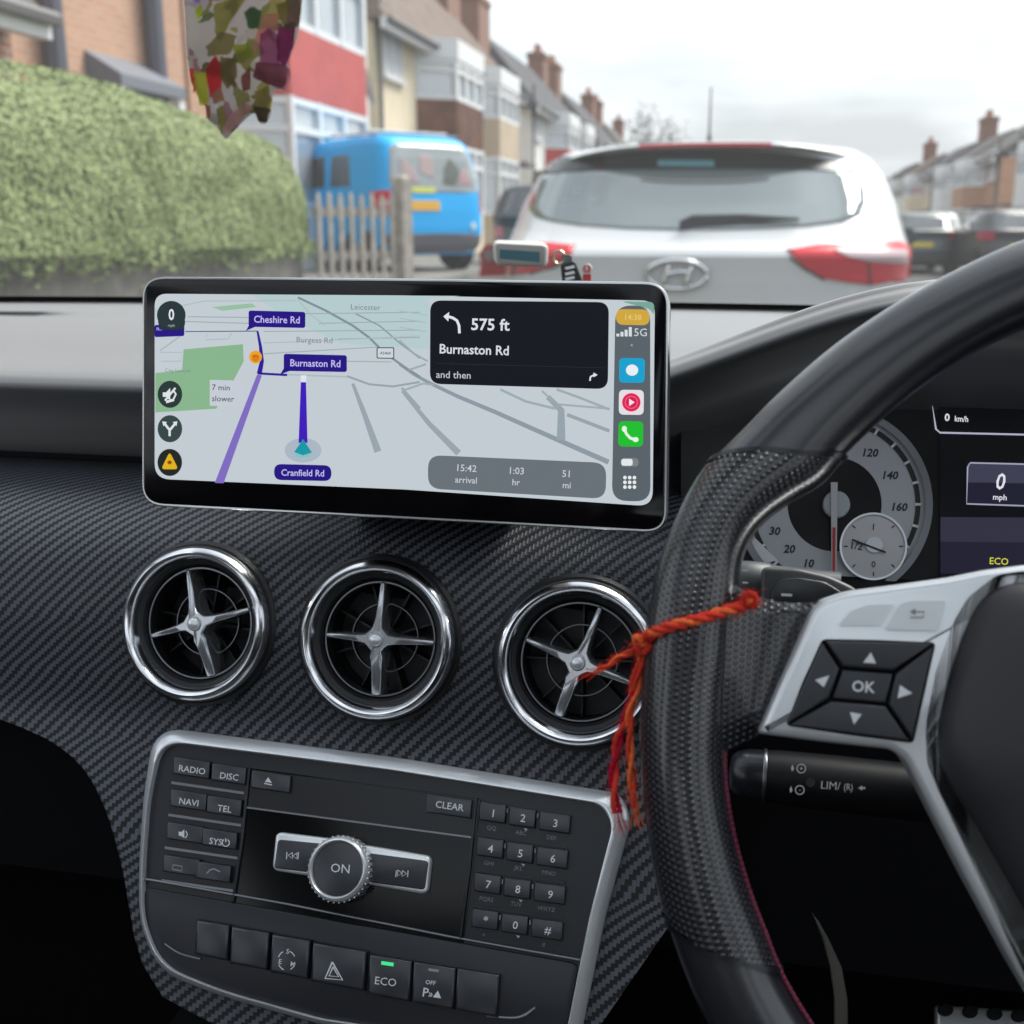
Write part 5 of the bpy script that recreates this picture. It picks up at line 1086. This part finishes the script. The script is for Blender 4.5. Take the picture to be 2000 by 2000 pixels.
def house(label, side, X, Y0, Wd, ground, wall, roof, bay=None, eave=4.3, ridge=6.9, D=4.9, chim=None, bayx=None, hip=(0, 0), fascia=upvc, name='house', porch=False, pipes=()):
    o = empty(name, (X, Y0 if side < 0 else Y0+Wd, ground), R(90) if side < 0 else R(-90), label, 'house', 'houses along the street')
    def bd(m_, n_, mt, par=None, s_=0): return m_.build(n_, mt, par or o, s_, keep=False)
    bd(MB().box(0, 0, -.6, Wd, D, eave), 'wall', wall)
    ov = .35; r = MB(); y0, y1, ym = -ov, D+ov, D*.42
    hx0, hx1 = hip[0], Wd-hip[1]; x0, x1 = (-ov if hip[0] else -.02), (Wd+ov if hip[1] else Wd+.02)
    r.add([(x0, y0, eave-.02), (x1, y0, eave-.02), (x1, y1, eave-.02), (x0, y1, eave-.02), (hx0, ym, ridge), (hx1, ym, ridge)], [(0, 1, 5, 4), (1, 2, 5), (2, 3, 4, 5), (3, 0, 4), (0, 3, 2, 1)])
    ro_ = bd(r, 'roof', roof); bd(MB().box(x0, y0-.02, eave-.20, x1, y0+.10, eave-.01), 'fascia', fascia, ro_)
    g = MB(); g.tube([(x0, y0-.08, eave-.05), (x1, y0-.08, eave-.05)], .06, 6); bd(g, 'gutter', dpipe, ro_)
    if chim:
        for cx_, cw, ch in chim:
            c = MB(); c.box(cx_-cw/2, ym-.35, ridge-.9, cx_+cw/2, ym+.35, ridge+ch); c.box(cx_-cw/2-.05, ym-.40, ridge+ch-.22, cx_+cw/2+.05, ym+.40, ridge+ch-.05); cc = bd(c, 'chimney', red_brick)
            for k in range(max(2, int(cw/.35))):
                p = MB(); p.lathe([(.11, 0), (.13, .08), (.09, .35), (.11, .38)], (cx_-cw/2+.2+k*.35, ym, ridge+ch-.03), (0, 0, 1), (1, 0, 0), 10); bd(p, 'chimney_pot', pot_m, cc)
    def window(x, z, w, h, y=0, n=3, cur=True):
        f = MB(); f.box(x, y-.05, z, x+w, y+.02, z+.07); f.box(x, y-.05, z+h-.07, x+w, y+.02, z+h); wi = w/n
        for k in range(n+1): f.box(max(x, x+k*wi-.035), y-.045, z+.07, min(x+w, x+k*wi+.035), y+.02, z+h-.07)
        fo = bd(f, 'window', upvc); bd(MB().box(x-.05, y-.10, z-.07, x+w+.05, y+.01, z), 'sill', upvc, fo)
        bd(MB().box(x+.02, y-.012, z+.05, x+w-.02, y-.004, z+h-.05), 'pane', win_gl if not cur else curtain, fo)
        return fo
    if bay:
        bx0, bx1, pm_, gm = bay; pj = .75; s = .45
        poly = [(bx0, .0), (bx0+s, -pj), (bx1-s, -pj), (bx1, 0)]
        def band(z0, z1, e, mt, nm):
            P = [(bx0-e, .01), (bx0+s-e*.6, -pj-e), (bx1-s+e*.6, -pj-e), (bx1+e, .01)]; return bd(MB().prism(P, z0, z1), nm, mt)
        band(-.5, .85, .02, gm, 'bay_base'); band(2.3, 3.2, .03, pm_, 'bay_panel'); band(eave-.28, eave+.12, .06, fascia, 'bay_roof')
        for z0, z1 in ((.85, 2.3), (3.2, eave-.28)):
            gl_ = bd(MB().prism([(a+(.03 if a < (bx0+bx1)/2 else -.03), c_+.03) for a, c_ in poly], z0, z1), 'bay_glass', win_gl)
            for (a, c_), (d, e) in zip(poly, poly[1:]):
                n = 3 if a != bx0 and d != bx1 else 1
                for k in range(0 if a == bx0 else 1, n+1):
                    x_, y_ = a+(d-a)*k/n, c_+(e-c_)*k/n; bd(MB().box(x_-.05, y_-.04, z0, x_+.05, y_+.04, z1), 'mullion', upvc, gl_)
                for zz in (z0, z1-.1, z0+(z1-z0)*.68):
                    q = MB(); dx, dy = d-a, e-c_; l_ = math.hypot(dx, dy); nx_, ny_ = -dy/l_*.03, dx/l_*.03
                    q.prism([(a+nx_, c_+ny_), (d+nx_, e+ny_), (d-nx_, e-ny_), (a-nx_, c_-ny_)], zz, zz+.09); bd(q, 'rail', upvc, gl_)
                # net curtains just inside
                q = MB(); q.prism([(a, c_+.08), (d, e+.08), (d, e+.10), (a, c_+.10)], z0, z1)
    for w_ in (bayx or []):
        window(*w_)
    return o, bd, window
DOOR = lambda bd, x: bd(MB().box(x, -.06, .05, x+.95, .02, 2.1), 'door', door_m)
def rowhouse(label, side, X, Y0, Wd, ground, wall, roof, flip, panel, base, chim, **k):
    bx = (.5, Wd*.58, panel, base) if not flip else (Wd*.42, Wd-.5, panel, base)
    xs_ = Wd*.68 if not flip else Wd*.06
    o, bd, wdw = house(label, side, X, Y0, Wd, ground, wall, roof, bay=bx, chim=chim, **k)
    DOOR(bd, xs_+.25); wdw(xs_+.1, 3.4, 1.2, 1.15, 0, 2)
    q = MB(); xp = Wd-.12 if not flip else .12; q.tube([(xp, -.07, -.3), (xp, -.07, 5.0)], .045, 6); bd(q, 'drainpipe', dpipe)
    bd(MB().box(xs_, -.8, 2.25, xs_+1.5, .02, 2.36), 'porch_canopy', dpipe)
    return o
XL = -6.9; GZ = .5
house_ = []
# nearest: orange brick with a dark pipe, then the red-panel bay house
o, bd, wdw = house('orange brick house with dark drainpipes nearest on the left, above the hedge', -1, XL+.1, 5.2, 8.09, GZ, orange_brick, slate, eave=5.6, ridge=8.2, chim=[(.6, .9, 1.1)])
for xp in (5.2, 7.2):
    q = MB(); q.tube([(xp, -.12, -.3), (xp, -.12, 5.4)], .11, 8); bd(q, 'drainpipe', mat('pipe_slate', (.10, .105, .14), .6))
q = MB(); q.add([(5.9, -.4, 2.14), (7.3, -.4, 2.14), (7.3, 0, 2.38), (5.9, 0, 2.38), (5.9, -.4, 2.02), (7.3, -.4, 2.02), (7.3, 0, 2.02), (5.9, 0, 2.02)], [(0, 1, 2, 3), (4, 7, 6, 5), (0, 4, 5, 1), (1, 5, 6, 2), (3, 2, 6, 7), (0, 3, 7, 4)]); bd(q, 'porch_roof', mat('porch_slate', (.17, .18, .21), .7))
for xp in (5.97, 7.23): bd(MB().box(xp-.06, -.38, -.2, xp+.06, -.27, 2.02), 'porch_post', upvc)
wdw(6.0, .5, 1.0, 1.2, 0, 2)
o, bd, wdw = house('lean-to porch with grey tiled roof and white fascia at the far left', -1, -6.05, 6.6, 2.2, GZ, red_brick, slate, eave=2.3, ridge=3.1, D=1.0, name='porch_extension')
o['group'] = 'outbuildings'; o['category'] = 'porch'
o, bd, wdw = house('house with bright red panelled bay beside the hanging pouch', -1, XL+.1, 13.3, 7.0, GZ, white_r, slate, bay=(1.0, 5.0, red_h, white_r), eave=4.7, ridge=7.2, chim=[(.4, .9, .8)])
bd(MB().box(.0, -.04, -.3, .95, .01, 4.6), 'brick_pier', orange_brick); DOOR(bd, 5.9)
q = MB(); q.lathe([(.001, 0), (.30, .04), (.36, .12)], (6.35, -.12, 3.0), (.35, -1, .25), (1, 0, 0), 20); bd(q, 'satellite_dish', mat('dish_grey', (.35, .37, .38), .5))
rowhouse('cream rendered house with a brown tile-hung bay and hipped roof, behind the van', -1, XL, 21.0, 6.6, GZ, cream_r, brown_t, True, brown_h, cream_r, None, hip=(2.6, 0))
rowhouse('tan house sharing its bay with the cream house', -1, XL, 27.62, 6.6, GZ, tan_r, brown_t, False, tan_r, tan_r, [(6.2, 1.5, .85)], hip=(0, 0))
rowhouse('white house with a red lower bay panel beyond the brown bay house', -1, XL, 37.0, 6.6, GZ, white_r, dk_slate, True, red_h, red_h, [(.8, 1.6, .9)], hip=(2.2, 0))
rowhouse('white rendered house behind the one with the red lower bay panel', -1, XL, 43.62, 6.6, GZ, white_r, dk_slate, False, white_r, red_brick, [(6.0, 1.1, .8)], hip=(0, 2.2))
specs = [(53, cream_r, dk_slate, red_h, 'cream far house with red bay panel on the left row'), (59.6, red_brick, dk_slate, white_r, 'red brick far house on the left row'), (69, white_r, slate, red_h, 'pale far house low on the left skyline'), (75.6, red_brick, slate, red_brick, 'red brick house at the far end of the left row')]
for i, (y, wl, rf, pn, lb) in enumerate(specs): rowhouse(lb, -1, XL, y, 6.6, GZ, wl, rf, i % 2 == 0, pn, wl, [(6.3 if i % 2 else .4, 1.2, .85)], hip=(2, 0) if i % 2 == 0 else (0, 2))
XRR = 10.0
specs = [(32.5, cream_r, brown_t, white_r, 'cream house at the right picture edge'), (39.1, white_r, brown_t, white_r, 'white rendered house with a tall red chimney on the right row'), (48.8, orange_brick, slate, orange_brick, 'orange brick house in the middle of the right row'), (56.6, red_brick, slate, white_r, 'narrow red brick house between orange and yellow houses'), (65, cream_r, dk_slate, cream_r, 'pale yellow house in the right row'), (75, white_r, brown_t, white_r, 'far white house just right of the white hatchback roof'), (86, tan_r, dk_slate, tan_r, 'farthest tan house on the right row')]
for i, (y, wl, rf, pn, lb) in enumerate(specs): rowhouse(lb, 1, XRR, y, 6.6, -.5, wl, rf, i % 2 == 1, pn, wl, [(.4 if i % 2 else 6.3, 1.2, 1.0)] if i in (1, 3, 5) else None, eave=4.25, ridge=5.9)

# ------------------------------------------------------------------ garden wall, hedge, picket fence
wl = empty('garden_wall', (-3.45, 0, 0), 0, 'low grey stone wall under the hedge', 'wall')
wm_ = mat('wall_stone', (.16, .155, .14), .9, var=.3, vscale=6)
for k in range(12):                                # rendered wall bays with coping stones
    y = 1.0+k*.62; MB().box(-3.62, y, 0, -3.42, y+.615, .93).build('wall_bay', wm_, wl); MB().box(-3.66, y+.002, .932, -3.38, y+.612, .985).build('coping', mat('coping_stone', (.24, .23, .21), .9, var=.2, vscale=8), wl)
hg = empty('hedge', (-4.1, 4.5, .98), 0, 'tall clipped green hedge with a rounded end above the garden wall', 'hedge')
def hsurf(s, a):                                  # s along, a round the section (0 road-side bottom .. 1 back bottom)
    y = 1.2+s*7.75; end = max(0, (s-.88)/.12); k = math.sqrt(max(0, 1-end**2.4)); st_ = 1.0
    ang = a*math.pi; hw = .80*(.30+.70*k); hh = (1.19-.39*s)*(.22+.78*k)
    x = math.copysign(abs(math.cos(ang))**.55, math.cos(ang))*hw; z = abs(math.sin(ang))**.50*hh
    q = Vector((x, y, z)); lump = .06*mnoise.noise(q*1.1)+.03*mnoise.noise(q*3.1)+.018*mnoise.noise(q*7)
    return Vector((-4.12+x+lump*math.cos(ang), y-(.0 if end <= 0 else 0), .97+z+lump*.7*math.sin(ang)))
core = [[hsurf(i/50, j/20)*1.0 for j in range(21)] for i in range(51)]
core = [[Vector((-4.12+(p.x+4.12)*.90, p.y, .97+(p.z-.97)*.93)) for p in r_] for r_ in core]
grid_mesh('hedge_core', core, mat('hedge_dark', (.20, .255, .095), .95), hg)
leafm = mat('hedge_leaf', (.125, .165, .055), .6, spec=.25); nb = NB(leafm); gi = nb.n('ShaderNodeNewGeometry'); rr_ = nb.n('ShaderNodeValToRGB'); e = rr_.color_ramp.elements
e[0].color = (.235, .295, .115, 1); e[1].color = (.36, .43, .195, 1); nb.l(gi.outputs['Random Per Island'], rr_.inputs[0]); nb.l(rr_.outputs[0], nb.p.inputs['Base Color'])
nb.p.inputs['Transmission Weight'].default_value = 0
rnd = random.Random(3); b = MB()
for k in range(90000):
    s = rnd.random(); a = math.asin(rnd.random()**2*.999)/math.pi if k % 5 < 3 else rnd.uniform(.3, .86); p = hsurf(s, a); q1 = hsurf(min(1, s+.01), a); q2 = hsurf(s, min(1, a+.02))
    n = (q1-p).cross(q2-p); n = n.normalized() if n.length > 1e-9 else Vector((1, 0, 0))
    if n.x*(p.x+4.12)+n.z*(p.z-1.4) < 0: n = -n
    n = (n+Vector((rnd.uniform(-1, 1), rnd.uniform(-1, 1), rnd.uniform(-.5, 1)))*.38).normalized(); u = n.orthogonal().normalized(); u.rotate(Matrix.Rotation(rnd.uniform(0, 6.28), 3, n)); w = n.cross(u)
    c = p+n*rnd.uniform(-.02, .02); L_, W_ = rnd.uniform(.011, .021), rnd.uniform(.007, .012)
    b.add([c-u*L_, c+w*W_, c+u*L_+n*.004, c-w*W_], [(0, 1, 2, 3)])
b.build('hedge_leaves', leafm, hg, 0).__setitem__('kind', 'stuff')
# twiggy tufts hanging over the wall
b = MB()
for k in range(2600):
    y = rnd.uniform(1.2, 8.6); c = Vector((-3.36+rnd.uniform(-.05, .05), y, .99-abs(rnd.gauss(0, .06)))); u = Vector((rnd.uniform(-1, 1), rnd.uniform(-1, 1), rnd.uniform(-1, 1))).normalized(); w = u.orthogonal().normalized()
    b.add([c-u*.025, c+w*.012, c+u*.025, c-w*.012], [(0, 1, 2, 3)])
b.build('overhanging_leaves', leafm, hg, 0).__setitem__('kind', 'stuff')
fn = empty('picket_fence', (-3.0, 9.2, .5), 0, 'weathered wooden picket fence with a taller end post in front of the van', 'fence')
wood = mat('weathered_wood', (.40, .365, .32), .9, var=.25, vscale=12)
fa, fb = CAM+ray(617, 440)*8.6, CAM+ray(780, 440)*9.3; fa.z = fb.z = 0
dirf = (fb-fa).normalized(); nf = Vector((-dirf.y, dirf.x, 0)); NPK = 8
def fbox(c, w, d, z0, z1, nm, mt, tip=0):
    b = MB(); P = [c+dirf*a*w/2+nf*e*d/2 for a, e in ((-1, -1), (1, -1), (1, 1), (-1, 1))]
    b.loops([[(p.x, p.y, z0) for p in P], [(p.x, p.y, z1-tip) for p in P]]+([[(c.x+(p.x-c.x)*.3, c.y+(p.y-c.y)*.3, z1) for p in P]] if tip else [])); return b.build(nm, mt, fn, 0)
for k in range(NPK): fbox(fa.lerp(fb, (k+.3)/NPK), .042, .018, .66, 1.37+.01*math.sin(k*3), 'picket', wood, .05)
for z in (.84, 1.18): fbox(fa.lerp(fb, .5)+nf*.03, (fb-fa).length, .03, z, z+.07, 'rail', wood)
fbox(fb+dirf*.05, .11, .11, .45, 1.52, 'post', wood, .02)
MB().box(-3.62, 8.46, 0, -3.42, 11.5, .62).build('garden_wall', wm_)
bpy.data.objects['garden_wall.001'] if 'garden_wall.001' in bpy.data.objects else None
for o in COL.objects:
    if o.name.startswith('garden_wall') and o.parent is None and o.type == 'MESH': tag(o, 'low plain wall below the picket fence', 'wall')
# far bare tree above the hatchback roof
tr = empty('far_tree', (-8.4, 105, 0), 0, 'small hazy tree on the far skyline left of the aerial', 'tree')
bk_ = mat('bark', (.10, .085, .07), .9); tb_ = MB(); tw = MB()
tb_.tube([(-8.4, 105, 0), (-8.4, 105.1, 4), (-8.3, 105, 7)], [.35, .28, .16], 8); tb_.build('trunk', bk_, tr)
for k in range(14):
    a = rnd.uniform(0, 6.28); h = rnd.uniform(3.5, 7); e_ = Vector((-8.35+math.cos(a)*rnd.uniform(1, 2.2), 105+math.sin(a)*1.5, h+rnd.uniform(1.5, 4))); m_ = MB(); m_.tube([(-8.35, 105, h), tuple((Vector((-8.35, 105, h))+e_)/2+Vector((0, 0, .3))), tuple(e_)], [.12, .07, .03], 6); m_.build('limb', bk_, tr)
    for j in range(60):
        c = e_+Vector((rnd.gauss(0, .7), rnd.gauss(0, .7), rnd.gauss(0, .7))); u = Vector((rnd.gauss(0, 1), rnd.gauss(0, 1), rnd.gauss(0, 1))).normalized(); w = u.orthogonal(); tw.add([c-u*.18, c+w*.08, c+u*.18, c-w*.08], [(0, 1, 2, 3)])
tw.build('crown', mat('far_leaf', (.11, .11, .09), .9), tr, 0)
